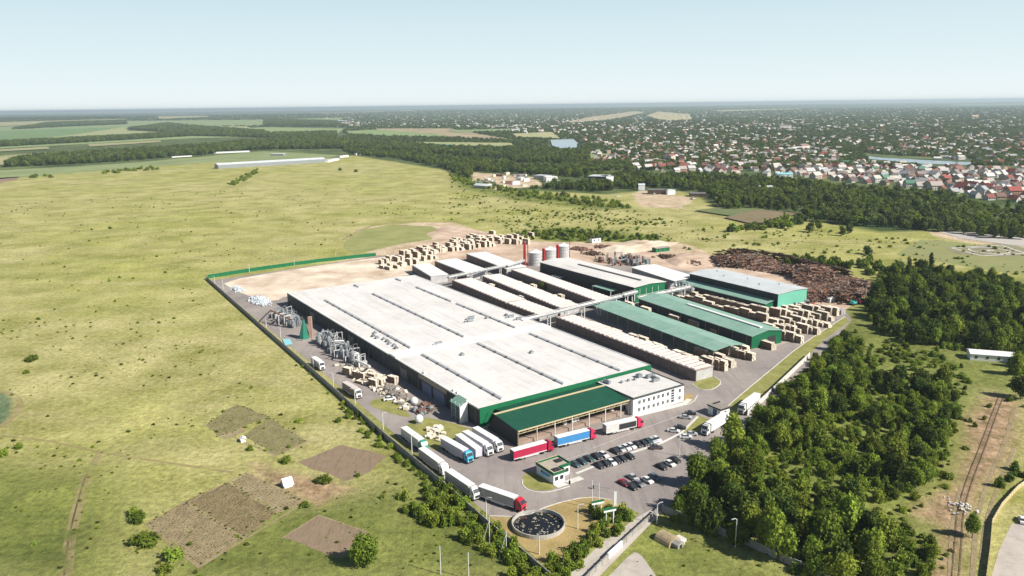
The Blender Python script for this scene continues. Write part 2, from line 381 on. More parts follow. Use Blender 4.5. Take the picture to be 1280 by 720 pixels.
# ------------------------------------------------------------------ ground: one sheet to the horizon
def px(poly): return [G(*p) for p in poly]
WOOD_LINE = [(-500, 219), (0, 213), (130, 207), (265, 200), (420, 198), (440, 194), (560, 213), (580, 226), (640, 238), (700, 240), (760, 243), (800, 239), (850, 239), (890, 253), (905, 263), (960, 266),
             (1100, 290), (1180, 288), (1280, 296), (1800, 345), (2200, 160), (1800, 122), (1280, 127), (640, 135), (0, 143.5), (-500, 149), (-900, 165)]
Z_GREEN = [[(820, 635), (960, 690), (1045, 735), (1180, 735), (1190, 690), (1170, 640), (1190, 600), (1215, 545), (1235, 490), (1290, 500), (1290, 350), (1120, 330), (1085, 375), (1040, 395), (985, 450), (900, 545)],
           [(440, 480), (560, 580), (660, 690), (720, 735), (380, 735), (430, 690), (480, 640), (500, 610), (480, 560)],
           [(560, 222), (640, 238), (760, 254), (800, 262), (740, 262), (640, 250), (575, 236)], [(640, 290), (700, 284), (760, 288), (830, 296), (830, 306), (700, 304)],
           [(780, 650), (830, 640), (1000, 720), (1000, 740), (800, 740), (760, 700)],
           [(-200, 560), (120, 590), (160, 640), (140, 740), (-200, 740)], [(240, 640), (520, 600), (560, 740), (180, 740)]]
Z_BROWN = [[(318, 580), (345, 588), (400, 600), (440, 612), (395, 632), (380, 622), (330, 603)], [(1210, 520), (1240, 490), (1275, 505), (1270, 560), (1235, 610), (1215, 640), (1195, 740), (1150, 740), (1178, 660), (1140, 640), (1190, 605), (1205, 560)]]
Z_DIRT = [[(270, 356), (400, 332), (470, 318), (430, 300), (450, 285), (520, 278), (570, 278), (600, 292), (640, 302), (860, 304), (900, 325), (1080, 370), (1050, 390), (700, 330), (520, 345), (360, 372), (330, 380)],
          [(790, 240), (810, 238), (870, 248), (850, 262), (800, 258)],
          [(590, 215), (670, 222), (680, 232), (620, 238), (590, 230)],
          [(1150, 286), (1290, 296), (1290, 316), (1170, 296)]]
Z_DARK = [[(-40, 484), (6, 491), (17, 503), (14, 520), (2, 532), (-40, 542)]]
def build_ground():
    ang = np.radians(np.linspace(-62, 62, 620))
    inv = np.linspace(1 / 95.0, 1 / 2600.0, 330)
    r = np.concatenate([1 / inv, np.geomspace(2600, 120000, 60)[1:]])
    A, RR = np.meshgrid(ang, r); X = RR * np.sin(A); Y = RR * np.cos(A)
    nr, na = X.shape
    Z = np.zeros_like(X)
    # far rolling relief beyond the fields
    env = np.clip((RR - 2600) / 4000, 0, 1)
    Z += env * (14 * np.sin(X / 1900 + 1.3) * np.cos(Y / 2600) + 10 * np.sin(X / 4100 - Y / 3300) + 4)
    Z = np.where(RR > 40000, Z * np.clip(1 - (RR - 40000) / 30000, 0, 1), Z)
    me = bpy.data.meshes.new('ground')
    nv = nr * na; me.vertices.add(nv); me.vertices.foreach_set('co', np.stack([X, Y, Z], -1).astype(np.float32).ravel())
    ii, jj = np.meshgrid(np.arange(nr - 1), np.arange(na - 1), indexing='ij')
    a = ii * na + jj; F = np.stack([a, a + 1, a + na + 1, a + na], -1).reshape(-1, 4)
    nf = len(F); me.loops.add(nf * 4); me.loops.foreach_set('vertex_index', F.ravel().astype(np.int32))
    me.polygons.add(nf); me.polygons.foreach_set('loop_start', (np.arange(nf) * 4).astype(np.int32)); me.polygons.foreach_set('loop_total', np.full(nf, 4, np.int32))
    me.update(calc_edges=True)
    def att(name, polys, grow=0):
        D = np.full(X.shape, -1e9)
        for p in polys: D = np.maximum(D, sdist(X, Y, px(p)))
        a = me.attributes.new(name, 'FLOAT', 'POINT'); a.data.foreach_set('value', np.clip(D + grow, -400, 400).astype(np.float32).ravel())
    att('wood', [WOOD_LINE]); att('green', Z_GREEN); att('dirt', Z_DIRT); att('darkg', Z_DARK); att('brown', Z_BROWN)
    me.materials.append(ground_mat())
    o = link('ground', me); o['kind'] = 'structure'
def ground_mat():
    m = bpy.data.materials.new('ground'); m.use_nodes = True
    n = m.node_tree.nodes; l = m.node_tree.links; b = n['Principled BSDF']; b.inputs['Roughness'].default_value = .95
    b.inputs['Specular IOR Level'].default_value = 0.1
    geo = n.new('ShaderNodeNewGeometry')
    def noise(scale, det=5, ro=.6, st=None):
        z = n.new('ShaderNodeTexNoise'); z.inputs['Scale'].default_value = scale; z.inputs['Detail'].default_value = det; z.inputs['Roughness'].default_value = ro
        if st:
            mp = n.new('ShaderNodeMapping'); mp.inputs['Scale'].default_value = st[0]; mp.inputs['Rotation'].default_value = (0, 0, st[1])
            l.new(geo.outputs['Position'], mp.inputs[0]); l.new(mp.outputs[0], z.inputs['Vector'])
        else: l.new(geo.outputs['Position'], z.inputs['Vector'])
        return z.outputs['Fac']
    def ramp(f, p0, c0, p1, c1):
        r = n.new('ShaderNodeValToRGB'); l.new(f, r.inputs[0])
        r.color_ramp.elements[0].position = p0; r.color_ramp.elements[0].color = (*c0, 1)
        r.color_ramp.elements[1].position = p1; r.color_ramp.elements[1].color = (*c1, 1); return r.outputs[0]
    def mixc(f, a, c):
        x = n.new('ShaderNodeMix'); x.data_type = 'RGBA'
        l.new(f, x.inputs['Factor']) if not isinstance(f, float) else None
        if isinstance(f, float): x.inputs['Factor'].default_value = f
        l.new(a, x.inputs['A']); l.new(c, x.inputs['B']); return x.outputs['Result']
    def mask(name, amp, wdt):
        a = n.new('ShaderNodeAttribute'); a.attribute_name = name
        s = n.new('ShaderNodeMath'); s.operation = 'MULTIPLY_ADD'; l.new(noise(.03, 7, .7), s.inputs[0]); s.inputs[1].default_value = amp; s.inputs[2].default_value = -amp / 2
        t = n.new('ShaderNodeMath'); t.operation = 'ADD'; l.new(a.outputs['Fac'], t.inputs[0]); l.new(s.outputs[0], t.inputs[1])
        r = n.new('ShaderNodeMapRange'); r.interpolation_type = 'SMOOTHSTEP'; r.inputs['From Min'].default_value = -wdt; r.inputs['From Max'].default_value = wdt
        l.new(t.outputs[0], r.inputs['Value']); return r.outputs[0]
    big = noise(.0045, 5, .6); med = noise(.03, 7, .68); fine = noise(.45, 6, .8); streak = noise(.02, 6, .6, ((1, 2.2, 1), .35))
    ga = ramp(med, .36, (.262, .255, .078), .66, (.50, .46, .21))          # steppe grass
    gb = ramp(med, .34, (.215, .230, .050), .66, (.42, .41, .13))          # greener
    c = mixc(ramp(big, .42, (0, 0, 0), .62, (1, 1, 1)), ga, gb)
    st = ramp(streak, .45, (.33, .28, .13), .7, (.58, .50, .31))
    fsc = n.new('ShaderNodeMath'); fsc.operation = 'MULTIPLY'; fsc.inputs[1].default_value = .25; l.new(ramp(streak, .45, (0, 0, 0), .62, (1, 1, 1)), fsc.inputs[0])
    c = mixc(fsc.outputs[0], c, st)
    gg = ramp(med, .35, (.060, .090, .016), .65, (.22, .25, .055))
    mg = n.new('ShaderNodeMath'); mg.operation = 'MULTIPLY'; mg.inputs[1].default_value = .85; l.new(mask('green', 46, 14), mg.inputs[0])
    c = mixc(mg.outputs[0], c, gg)
    wd = ramp(noise(.012, 6, .7), .40, (.050, .082, .026), .66, (.16, .19, .075))
    c = mixc(mask('wood', 30, 10), c, wd)
    c = mixc(mask('dirt', 22, 3), c, ramp(noise(.06, 7, .7), .38, (.40, .30, .19), .62, (.62, .50, .36)))
    c = mixc(mask('brown', 12, 5), c, ramp(noise(.16, 7, .7), .34, (.17, .13, .06), .60, (.44, .30, .19)))
    c = mixc(mask('darkg', 6, 2), c, ramp(med, .4, (.11, .16, .08), .6, (.17, .21, .11)))
    # tufts: darker small speckle in the colour of weeds
    tf = n.new('ShaderNodeMapRange'); tf.inputs['From Min'].default_value = .36; tf.inputs['From Max'].default_value = .64; tf.inputs['To Min'].default_value = .62; tf.inputs['To Max'].default_value = 1.26
    l.new(fine, tf.inputs['Value'])
    hs = n.new('ShaderNodeHueSaturation'); l.new(c, hs.inputs['Color']); l.new(tf.outputs[0], hs.inputs['Value'])
    l.new(hs.outputs[0], b.inputs['Base Color'])
    bp = n.new('ShaderNodeBump'); bp.inputs['Strength'].default_value = .8; bp.inputs['Distance'].default_value = 1.1
    l.new(noise(.22, 6, .75), bp.inputs['Height']); l.new(bp.outputs[0], b.inputs['Normal'])
    return m
build_ground()

def relief(x, y):
    r = math.hypot(x, y); e = min(1, max(0, (r - 2600) / 4000))
    z = e * (14 * math.sin(x / 1900 + 1.3) * math.cos(y / 2600) + 10 * math.sin(x / 4100 - y / 3300) + 4)
    return z * min(1, max(0, 1 - (r - 40000) / 30000)) if r > 40000 else z
_fm = {}; FS = []
def field(pxs, col, col2=None, z=.25, name='field', vs=.01):
    k = (col, col2)
    if k not in _fm: _fm[k] = mat('field_ground', col, .95, .25, vs, col2=col2)
    FS.append(1); pts = [G(*p) for p in pxs]
    far = max(math.hypot(*p) for p in pts)
    if far > 2600:                      # drape over the relief: subdivide edges
        xs = [p[0] for p in pts]; ys = [p[1] for p in pts]
        b = MB(); N = 26
        X = np.linspace(min(xs), max(xs), N); Yv = np.linspace(min(ys), max(ys), N)
        import bmesh
        bm = bmesh.new(); vs_ = [bm.verts.new((x, y, 0)) for x, y in pts]; f = bm.faces.new(vs_)
        for i in range(1, N - 1):
            for co, no in (((X[i], 0, 0), (1, 0, 0)), ((0, Yv[i], 0), (0, 1, 0))):
                bmesh.ops.bisect_plane(bm, geom=bm.verts[:] + bm.edges[:] + bm.faces[:], plane_co=co, plane_no=no)
        bmesh.ops.triangulate(bm, faces=bm.faces[:])
        for v in bm.verts: v.co.z = relief(v.co.x, v.co.y) + .9 + .09 * len(FS)
        bm.normal_update()
        for f in bm.faces:
            if f.normal.z < 0: f.normal_flip()
        me = bpy.data.meshes.new(name); bm.to_mesh(me); bm.free()
    else: me = tri_poly(pts, z)
    me.materials.append(_fm[k]); o = link(name, me); o['kind'] = 'structure'; return o
PALE = (.36, .34, .17); GRN = (.16, .25, .09); LGRN = (.25, .30, .13); TAN = (.45, .38, .22); BRN = (.20, .15, .10)
FIELDS = [([(-80, 192), (0, 186), (240, 173), (420, 169), (430, 160), (330, 158), (240, 165), (0, 179), (-80, 184)], (.20, .27, .10), LGRN),
          ([(-80, 163), (160, 153), (330, 150), (430, 147), (420, 152), (330, 156), (160, 160), (0, 166), (-80, 169)], (.18, .25, .10), (.24, .29, .13)),
          ([(-60, 238), (0, 229), (22, 224), (24, 221), (0, 222.5), (-60, 229)], (.30, .20, .14), None),
          ([(470, 160), (560, 160), (600, 168), (640, 175), (560, 172), (480, 168)], BRN, TAN),
          ([(-60, 217), (0, 213), (150, 205), (330, 189), (425, 194), (410, 198), (265, 203), (130, 213), (0, 224), (-60, 230)], LGRN, (.18, .21, .09)),
          ([(-80, 203), (0, 195.5), (72, 190), (76, 196), (0, 207), (-80, 215)], PALE, None),
          ([(-80, 168), (0, 163.5), (155, 158.5), (90, 169), (20, 176), (-80, 183)], GRN, None),
          ([(155, 158.5), (160, 163), (238, 166), (170, 170.5), (20, 176.5), (92, 168)], LGRN, PALE),
          ([(-60, 159), (0, 155.5), (155, 151), (158, 153.5), (0, 159), (-60, 162)], PALE, None),
          ([(0, 187.5), (60, 184), (62, 186.5), (0, 190)], PALE, None),
          ([(195, 147), (255, 145), (262, 148), (200, 151)], PALE, None),
          ([(236, 158), (308, 157), (322, 163), (252, 161.5)], PALE, LGRN),
          ([(110, 181), (200, 176), (202, 178), (112, 184)], PALE, None),
          ([(10, 149), (120, 147), (121, 149), (10, 151)], GRN, None),
          ([(390, 141), (480, 139), (482, 140.3), (392, 142.5)], PALE, None), ([(500, 138), (515, 137.5), (516, 138.6), (500, 139)], PALE, None),
          ([(428, 164), (470, 162), (545, 168), (560, 172), (500, 171), (440, 168)], LGRN, GRN), ([(500, 178), (545, 178.5), (640, 179.5), (640, 184), (548, 184)], LGRN, PALE),
          ([(560, 163), (640, 161), (648, 164), (570, 166)], LGRN, GRN),
          ([(704, 150.5), (740, 144), (792, 139.5), (808, 140), (760, 147.5), (716, 152.5)], TAN, None),
          ([(808, 143), (822, 139.5), (862, 141.5), (866, 147.5), (835, 149.5)], TAN, PALE),
          ([(690, 191), (716, 189), (790, 194), (765, 199), (720, 201)], LGRN, None),
          ([(640, 168), (690, 165.5), (700, 174), (645, 172)], LGRN, TAN),
          ([(895, 138), (1000, 135.5), (1002, 136.6), (897, 139.3)], PALE, None), ([(1190, 131), (1285, 130), (1285, 131.3), (1192, 132.3)], GRN, None)]
for f in FIELDS: field(*f)
for p, c1, c2 in (([(868, 264), (905, 260), (960, 262), (925, 273)], (.10, .14, .05), (.16, .17, .07)), ([(905, 273), (950, 263), (998, 268), (962, 280), (935, 280)], (.22, .17, .10), (.16, .13, .07)),
                  ([(1150, 300), (1200, 303), (1290, 322), (1290, 345), (1220, 335), (1120, 318)], (.25, .25, .10), (.20, .22, .08))):
    _z = (.1 + .08 * len(_fm)) if p[0][0] < 1100 else .07; field(p, c1, c2, z=_z, vs=.05)
field([(432, 300), (452, 287), (490, 281), (540, 283), (552, 290), (540, 299), (500, 305), (470, 312), (445, 318), (430, 310)], (.30, .30, .11), (.20, .22, .07), z=.09, vs=.05, name='grass_patch')
# water
for p in ([(688, 176), (716, 175), (723, 180), (721, 186.5), (700, 186.5), (690, 183)], [(1076, 194), (1100, 197), (1160, 200.5), (1216, 203), (1212, 206.5), (1150, 204.5), (1088, 199)],
          [(380, 151), (430, 150), (432, 151.3), (382, 152.5)]):
    pts = [G(*q) for q in p]; me = tri_poly(pts, 0); zc = max(relief(*q) for q in pts) + 3.0
    for v in me.vertices: v.co.z = zc if zc > 3.01 else .4
    me.materials.append(M['water']); o = link('lake', me); o['kind'] = 'structure'

# ------------------------------------------------------------------ paved and bare surfaces of the works
YARD = [(262, 351), (400, 463), (500, 548), (612, 645), (655, 646), (690, 630), (735, 620), (762, 624), (800, 642), (770, 668), (700, 730), (733, 730), (822, 642), (860, 612),
        (930, 548), (985, 490), (1065, 400), (1050, 378), (990, 352), (862, 328), (700, 306), (560, 308), (468, 321)]
sheet('yard', YARD, .004 * 4, M['asphalt'])
sheet('approach_road', [(690, 735), (760, 672), (795, 648), (815, 636), (828, 640), (735, 735)], .03, M['asphalt_old'])
sheet('sand_lot', [(276, 352), (365, 337), (468, 322), (520, 318), (548, 322), (530, 335), (512, 345), (357, 370), (345, 377), (318, 373), (292, 362)], .045, M['sand'], 1)
sheet('dirt_yard', [(470, 321), (560, 300), (640, 298), (880, 318), (1000, 345), (1075, 375), (1050, 392), (985, 372), (860, 335), (720, 330), (640, 330), (520, 345)], .035, M['dirt'], 1)
sheet('timber_yard', [(800, 372), (860, 372), (985, 378), (1055, 385), (1040, 402), (985, 430), (935, 440), (905, 425), (830, 385)], .04, mat('yard_gravel', (.42, .36, .30), .95, col2=(.30, .25, .20), vs=.1, bump=.2), 1)
sheet('verge', [(1056, 396), (1000, 432), (958, 467), (930, 490), (905, 512), (893, 520), (912, 530), (950, 500), (985, 470), (1030, 425), (1062, 402)], .05, M['verge_grass'])
sheet('verge', [(865, 480), (878, 471), (893, 471), (902, 478), (894, 486), (875, 487)], .05, M['verge_grass'], 2)
sheet('verge', [(853, 497), (862, 490), (868, 497), (862, 505), (853, 506)], .05, M['dry_grass'], 2)
sheet('verge', [(652, 602), (655, 592), (664, 588), (690, 603), (696, 612), (672, 614), (658, 610)], .05, M['verge_grass'], 2)
sheet('verge', [(852, 540), (874, 520), (890, 525), (872, 540), (858, 546)], .05, M['verge_grass'])
sheet('verge', [(500, 540), (520, 520), (560, 527), (600, 540), (580, 553), (545, 565), (532, 555)], .05, M['verge_grass'], 1)
sheet('verge', [(455, 505), (480, 495), (505, 510), (515, 522), (498, 520)], .05, M['verge_grass'], 1)
sheet('verge', [(405, 478), (430, 495), (520, 573), (545, 600), (538, 598), (480, 548), (400, 482)], .05, M['verge_grass'])
sheet('dry_grass_corner', [(612, 646), (655, 647), (690, 631), (735, 620), (762, 625), (790, 642), (775, 652), (745, 672), (700, 700), (674, 702)], .05, M['dry_grass'])
sheet('track_patch', [(760, 722), (790, 690), (800, 692), (812, 708), (830, 735), (745, 735)], .03, M['asphalt_old'], 1)
sheet('parking_strip', [(1290, 655), (1264, 655), (1248, 690), (1235, 735), (1300, 735)], .03, M['asphalt_old'])
sheet('runway', [(1168, 288.5), (1215, 291), (1300, 299), (1400, 309), (1400, 323), (1285, 309), (1200, 298)], .15, mat('runway_concrete', (.46, .43, .40), .95, .2, .02))
for name, pts, wd, h in (('kerb', [(1056, 396), (1000, 432), (958, 467), (930, 490), (905, 512), (893, 520)], .35, .12), ('kerb', [(865, 480), (876, 488), (892, 487), (903, 478), (892, 470)], .35, .12),
                     ('kerb', [(653, 600), (653, 607), (662, 614), (680, 616), (696, 613), (712, 608)], .35, .12), ('kerb', [(612, 645), (655, 646.5), (690, 630.5), (735, 620.5), (764, 625)], .35, .12),
                     ('kerb', [(720, 592), (765, 574), (845, 548), (872, 521)], .9, .12), ('kerb', [(848, 508), (866, 504), (872, 494)], .35, .12)):
    ribbon(name, pts, wd, .02, M['concrete_pale'], h, sm=1)
for pts, wd in (([(742, 560), (790, 541), (850, 519)], .15), ([(664, 588), (735, 566)], .15)):
    ribbon('lane_line', pts, wd, .03, M['lane_paint'])
ribbon('walkway', [(790, 521), (855, 505), (862, 499)], 2.2, .02, M['concrete_pale'], .1)

# garden plots in the meadow
soils = [weather(mat('plot_soil', c, .95, col2=c2, vs=.25, bump=1.0, bs=1.6), (.9, .12), .72) for c, c2 in (((.33, .26, .15), (.22, .17, .095)), ((.27, .205, .115), (.18, .14, .07)), ((.33, .27, .16), (.24, .18, .10)), ((.25, .185, .125), (.22, .16, .105)), ((.26, .23, .11), (.18, .16, .07)))]
rows = mat('plot_rows', (.24, .19, .11), .95, col2=(.15, .12, .06), vs=.3, bump=.5, bs=1, wave=('X', .32, 1.0))
for pts, mm in (([(232, 626), (286, 603), (346, 642), (306, 672)], soils[1]), ([(289, 602), (308, 592), (383, 627), (349, 641)], soils[2]), ([(184, 654), (230, 627.5), (304, 673), (250, 709)], soils[0]),
                ([(295, 505), (336, 521), (272, 546), (258, 530)], soils[4]), ([(337, 522), (383, 552), (346, 569), (303, 545)], soils[4]), ([(272, 546.5), (303, 534), (306, 539), (285, 549)], soils[2]),
                ([(372, 578), (428, 556), (484, 570), (462, 590), (432, 602)], soils[3]), ([(353, 672), (398, 645), (458, 665), (426, 698)], soils[3]), ([(392, 582), (440, 566), (470, 575), (440, 590)], soils[1])):
    g_ = [Vector(G(*q)) for q in pts]; q_ = []
    for a_, c_ in zip(g_, g_[1:] + g_[:1]):
        for k in range(8): q_.append(a_.lerp(c_, k / 8) + Vector((R.uniform(-.5, .5), R.uniform(-.5, .5))) * (1 if k else .3))
    me = tri_poly([tuple(v) for v in q_], .02 + .01 * R.random()); me.materials.append(mm); o = link('garden_plot', me); o['kind'] = 'structure'
for pts, wd in (([(183, 655), (307, 591), (383, 627), (248, 710), (183, 655)], .9), ([(230, 627), (306, 673)], .7), ([(285, 603), (348, 642)], .5), ([(352, 673), (398, 644), (459, 665)], .6), ([(257, 531), (345, 570), (384, 552)], .8)):
    ribbon('footpath', pts, wd, .045, soils[2])
# wheel tracks through the meadow
def track_mat():
    m = mat('worn_track', (.42, .34, .17), .95, .3, .1); n = m.node_tree.nodes; l = m.node_tree.links
    nz = n.new('ShaderNodeTexNoise'); nz.inputs['Scale'].default_value = .12; nz.inputs['Detail'].default_value = 6
    tc = n.new('ShaderNodeTexCoord'); l.new(tc.outputs['Object'], nz.inputs['Vector']); r = n.new('ShaderNodeMapRange'); r.inputs['From Min'].default_value = .36; r.inputs['From Max'].default_value = .56
    r.inputs['To Max'].default_value = .7
    l.new(nz.outputs['Fac'], r.inputs['Value']); l.new(r.outputs[0], n['Principled BSDF'].inputs['Alpha']); return m
TM = track_mat()
for pts, wd in (([(85, 720), (88, 680), (100, 630), (112, 590), (125, 565)], 2.2), ([(78, 720), (82, 680), (94, 630), (106, 592)], 1.4), ([(0, 545), (60, 550), (120, 565), (220, 580), (300, 592)], 1.2),
                ([(0, 535), (18, 520), (27, 505), (20, 494), (0, 489)], 2.5), ([(0, 240), (80, 232), (160, 225), (240, 218), (300, 212)], 4), ([(430, 300), (445, 290), (470, 280), (520, 276)], 5),
                ([(850, 262), (890, 268), (940, 282)], 4), ([(850, 300), (950, 300), (1080, 306), (1180, 300)], 3), ([(560, 276), (620, 262), (700, 262), (800, 262)], 2)):
    ribbon('track', pts, wd, .06, TM, sm=2)
# helipad markings
hp = Vector(G(1232, 313.5)); b = MB()
hr = math.radians(12)
def hpt(x, y): return (hp.x + x * math.cos(hr) - y * math.sin(hr), hp.y + x * math.sin(hr) + y * math.cos(hr))
pad = [hpt(*q) for q in ((-19, -17), (20, -17), (30, 17), (-16, 17))]
me = tri_poly([hpt(*q) for q in ((-30, -6), (-6, -26), (32, -20), (42, 24), (-20, 20))], .12); me.materials.append(mat('pad_ground', (.27, .25, .15), .95, .3, .05)); o = link('helipad_ground', me); o['kind'] = 'structure'
b = MB()
for a, c in zip(pad, pad[1:] + pad[:1]):
    L_ = math.hypot(c[0] - a[0], c[1] - a[1]); b.rbox((a[0] + c[0]) / 2, (a[1] + c[1]) / 2, .14, L_, 1.3, .04, math.atan2(c[1] - a[1], c[0] - a[0]))
for k in range(32):
    t = k / 32 * 2 * math.pi; p_ = hpt(3 + 13.5 * math.cos(t), 13.5 * math.sin(t)); b.rbox(p_[0], p_[1], .14, 2.75, 1.3, .04, t + math.pi / 2 + hr)
for x0, y0, lx, ly in ((3, 0, 8, 1.6), (1, 0, 1.6, 6), (5, 0, 1.6, 6)):
    p_ = hpt(x0, y0); b.rbox(p_[0], p_[1], .19 + x0 * .003, lx, ly, .03, hr)
o = b.build('helipad_marking', M['lane_paint']); o['kind'] = 'structure'

# ------------------------------------------------------------------ the great hall
hall = fac('factory_hall', 'huge low hall with white flat roof and green fascia, largest of the works', 'factory')
HL, HW_, HH = 223.0, 84.4, 7.5
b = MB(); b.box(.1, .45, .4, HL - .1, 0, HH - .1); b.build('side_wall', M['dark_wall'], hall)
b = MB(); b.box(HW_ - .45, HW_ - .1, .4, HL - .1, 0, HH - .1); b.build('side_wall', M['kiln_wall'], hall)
b = MB(); b.box(.1, HW_ - .1, 0, .4, .5, HH + .35); b.build('front_wall', M['green_wall'], hall)
b = MB(); b.box(.1, HW_ - .1, HL - .1, HL + .25, 0, HH); b.build('rear_wall', M['dark_wall'], hall)
b = MB(); b.box(0, HW_, -.15, 0, 0, .5); b.build('plinth', M['concrete_pale'], hall)
b = MB()
# shallow double pitched roof in bays
prof = []
nb = 3; bw = HW_ / nb
for k in range(nb):
    prof += [(k * bw, HH), (k * bw + bw / 2, HH + .42)]
prof += [(HW_, HH)]
prof2 = prof + [(HW_, HH - .25), (0, HH - .25)]
for y0, y1, dz in ((.45, 71.5, 0), (78.5, HL, 0)):
    o_ = len(b.v); b.ext(prof2, y0, y1)
b.build('roof', M['roof_white'], hall)
b = MB(); b.box(.2, HW_ - .2, 71.5, 78.5, HH - .3, HH + .62); b.box(0, .35, 0.45, HL, HH, HH + .28); b.box(HW_ - .35, HW_, .45, HL, HH, HH + .25)
b.build('seam_gutter', M['trim_white'], hall)
for x, segs in ((11.9, ((3, 68.6), (80, 190.7))), (40.4, ((2.4, 68.4), (80.9, 188.9), (209, 217))), (68.9, ((1.5, 67.3), (74.5 + 5, 138.9), (144.4, 188.7), (209, 217.8)))):
    for y0, y1 in segs:
        s = MB(); s.ext([(x - .75, HH), (x - .6, HH + .75), (x, HH + 1.1), (x + .6, HH + .75), (x + .75, HH)], y0, y1); sk = s.build('roof_skylight', M['skylight'], hall)
        s = MB(); s.box(x - .95, x - .78, y0, y1, HH, HH + .65)
        for yy in np.arange(y0 + 4, y1 - 2, 9): s.box(x - .9, x - .3, yy, yy + 1.5, HH + .66, HH + 1.2)
        s.build('curb', M['curb_grey'], sk)
rr = random.Random(3)
for k in range(12):
    s = MB(); x = 7 + rr.uniform(-1.5, 1.5) if k < 8 else rr.uniform(8, 78); y = 84 + k * 4 if k < 8 else rr.uniform(15, 200)
    s.box(x - .8, x + .8, y - .8, y + .8, HH + .1, HH + 1.0); s.cyl((x, y, HH + 1), (x, y, HH + 1.5), .5, .4, 8); s.build('roof_vent', M['metal'] if k % 3 else M['curb_dark'], hall)
for x, y in ((25, 78), (79, 92), (78, 98), (60, 108), (57, 104)):
    s = MB(); s.box(x - 1.6, x + 1.6, y - .7, y + .7, HH + .3, HH + 1.5); s.cyl((x - 1.6, y, HH + 1.2), (x - 3.2, y - .4, HH + .7), .35); s.build('fan_unit', M['metal'], hall)
b = MB()
for y in (18, 21, 46): b.box(.9, 2.2, y, y + 1.2, HH, HH + .9)
b.build_each('duct_head', M['concrete_pale'], hall)
# doors and panels on the shaded long side
for y, wd, hh in ((27, 9, 5.2), (38, 8, 4.8), (60, 7, 5), (120, 7, 5), (176, 7, 5)):
    s = MB(); s.box(-.08, .1, y, y + wd, 0, hh); s.build('roller_door', mat('roller_blue', (.14, .17, .26), .6, .2, .4) if y < 40 else M['curb_dark'], hall)
b = MB(); b.box(-.06, .1, 25, 49, 5.4, 7.1); b.build('wall_panel', mat('tan_panel', (.36, .31, .22), .8, .2, .4), hall)
b = MB()
for k in range(38): b.box(-.05, .1, 3 + k * 5.8, 3.3 + k * 5.8, 0, HH - .2)
b.build_each('pilaster', M['curb_dark'], hall)
b = MB(); b.tube([(HW_ + .6, 75, 6.2), (HW_ + .6, 210, 6.2)], .35); b.tube([(HW_ + .5, 5, 6.6), (HW_ + .5, 72, 6.6)], .3)
for y in range(8, 210, 9): b.box(HW_, HW_ + .9, y, y + .25, 5.6, 6.0)
b.build('pipe_run', M['metal'], hall)

# loading canopy
can = fac('loading_canopy', 'dark green canopy roof on pale lattice posts along the front of the great hall', 'canopy')
b = MB(); b.ext([(-21.5, 6.15), (-6.4, 7.25), (-6.4, 7.05), (-21.5, 5.95)], 2.4, 53.2, 'x'); b.build('roof', M['green_roof_dark'], can)
b = MB(); b.ext([(-6.4, 7.26), (-.05, 6.2), (-.05, 6.0), (-6.4, 7.04)], 6.4, 53.2, 'x'); b.build('rear_roof', M['green_roof_dark'], can)
b = MB(); b.box(2.2, 53.4, -6.9, -6.0, 7.27, 7.5); b.box(2.3, 53.3, -21.8, -21.55, 5.9, 6.3); b.build('ridge_flashing', M['tan'], can)
b = MB(); b.ext([(-21.4, 0.1), (-21.4, 5.9), (-6.4, 7.0), (-1.2, .1)], 2.5, 2.7, 'x'); b.build('end_wall', M['dark'], can)
for v in (2.6, 10.5, 18.3, 26, 33.8, 41.5, 49, 53):
    s = MB(); s.box(v - .15, v + .15, -21.4, -21.1, 0, 5.9); s.build('post', M['tan'] if v < 12 else M['pole'], can)
b = MB()
b.box(2.6, 53, -21.35, -21.2, 5.75, 5.9); b.box(2.6, 53, -21.35, -21.2, 4.85, 4.98)
x = 2.6
while x < 52.5:
    b.cyl((x, -21.28, 4.9), (x + 1.26, -21.28, 5.8), .07, n=4); b.cyl((x + 1.26, -21.28, 5.8), (x + 2.52, -21.28, 4.9), .07, n=4); x += 2.52
b.build('truss', M['tan'], can)
for v in np.arange(4, 53, 6):
    s = MB(); s.cyl((v, -20.9, 5.6), (v, -1, 6.2), .12, n=5); s.build('rafter', M['metal'], can)
b = MB(); b.box(3, 53, -20, 0, .02, 1.15); b.build('loading_dock', mat('dock_slab', (.36, .27, .22), .9, .25, .3), can)
for v, c in ((8, 'red'), (14, 'dark'), (20, 'metal'), (27, 'dark'), (34, 'metal'), (41, 'dark'), (48, 'white')):
    s = MB(); s.box(v, v + 4, -.1, .05, 1.2, 4.8); s.build('dock_door', M[c], can)
def crate_pile(v, u, z, n, lab):
    t = tag(None, None) if False else None
    rq = random.Random(int(v * 7))
    b = MB()
    for k in range(n): b.box(v + rq.uniform(0, 2), v + rq.uniform(2.2, 3.4), u + rq.uniform(0, 1), u + rq.uniform(1.2, 2.2), z, z + rq.uniform(.8, 1.8))
    o = b.build('wrapped_pallet', M['white']); o.location = W(0, 0); o.rotation_euler.z = FROT; tag(o, lab, 'pallet')
crate_pile(24, -17.5, 1.16, 2, 'white wrapped pallet on the loading dock, behind the red curtain-sided truck')
crate_pile(29, -18, 1.16, 2, 'white wrapped pallet on the dock edge beside the middle post of the canopy')
crate_pile(46, -17.5, 1.16, 2, 'white wrapped pallet at the office end of the loading dock')

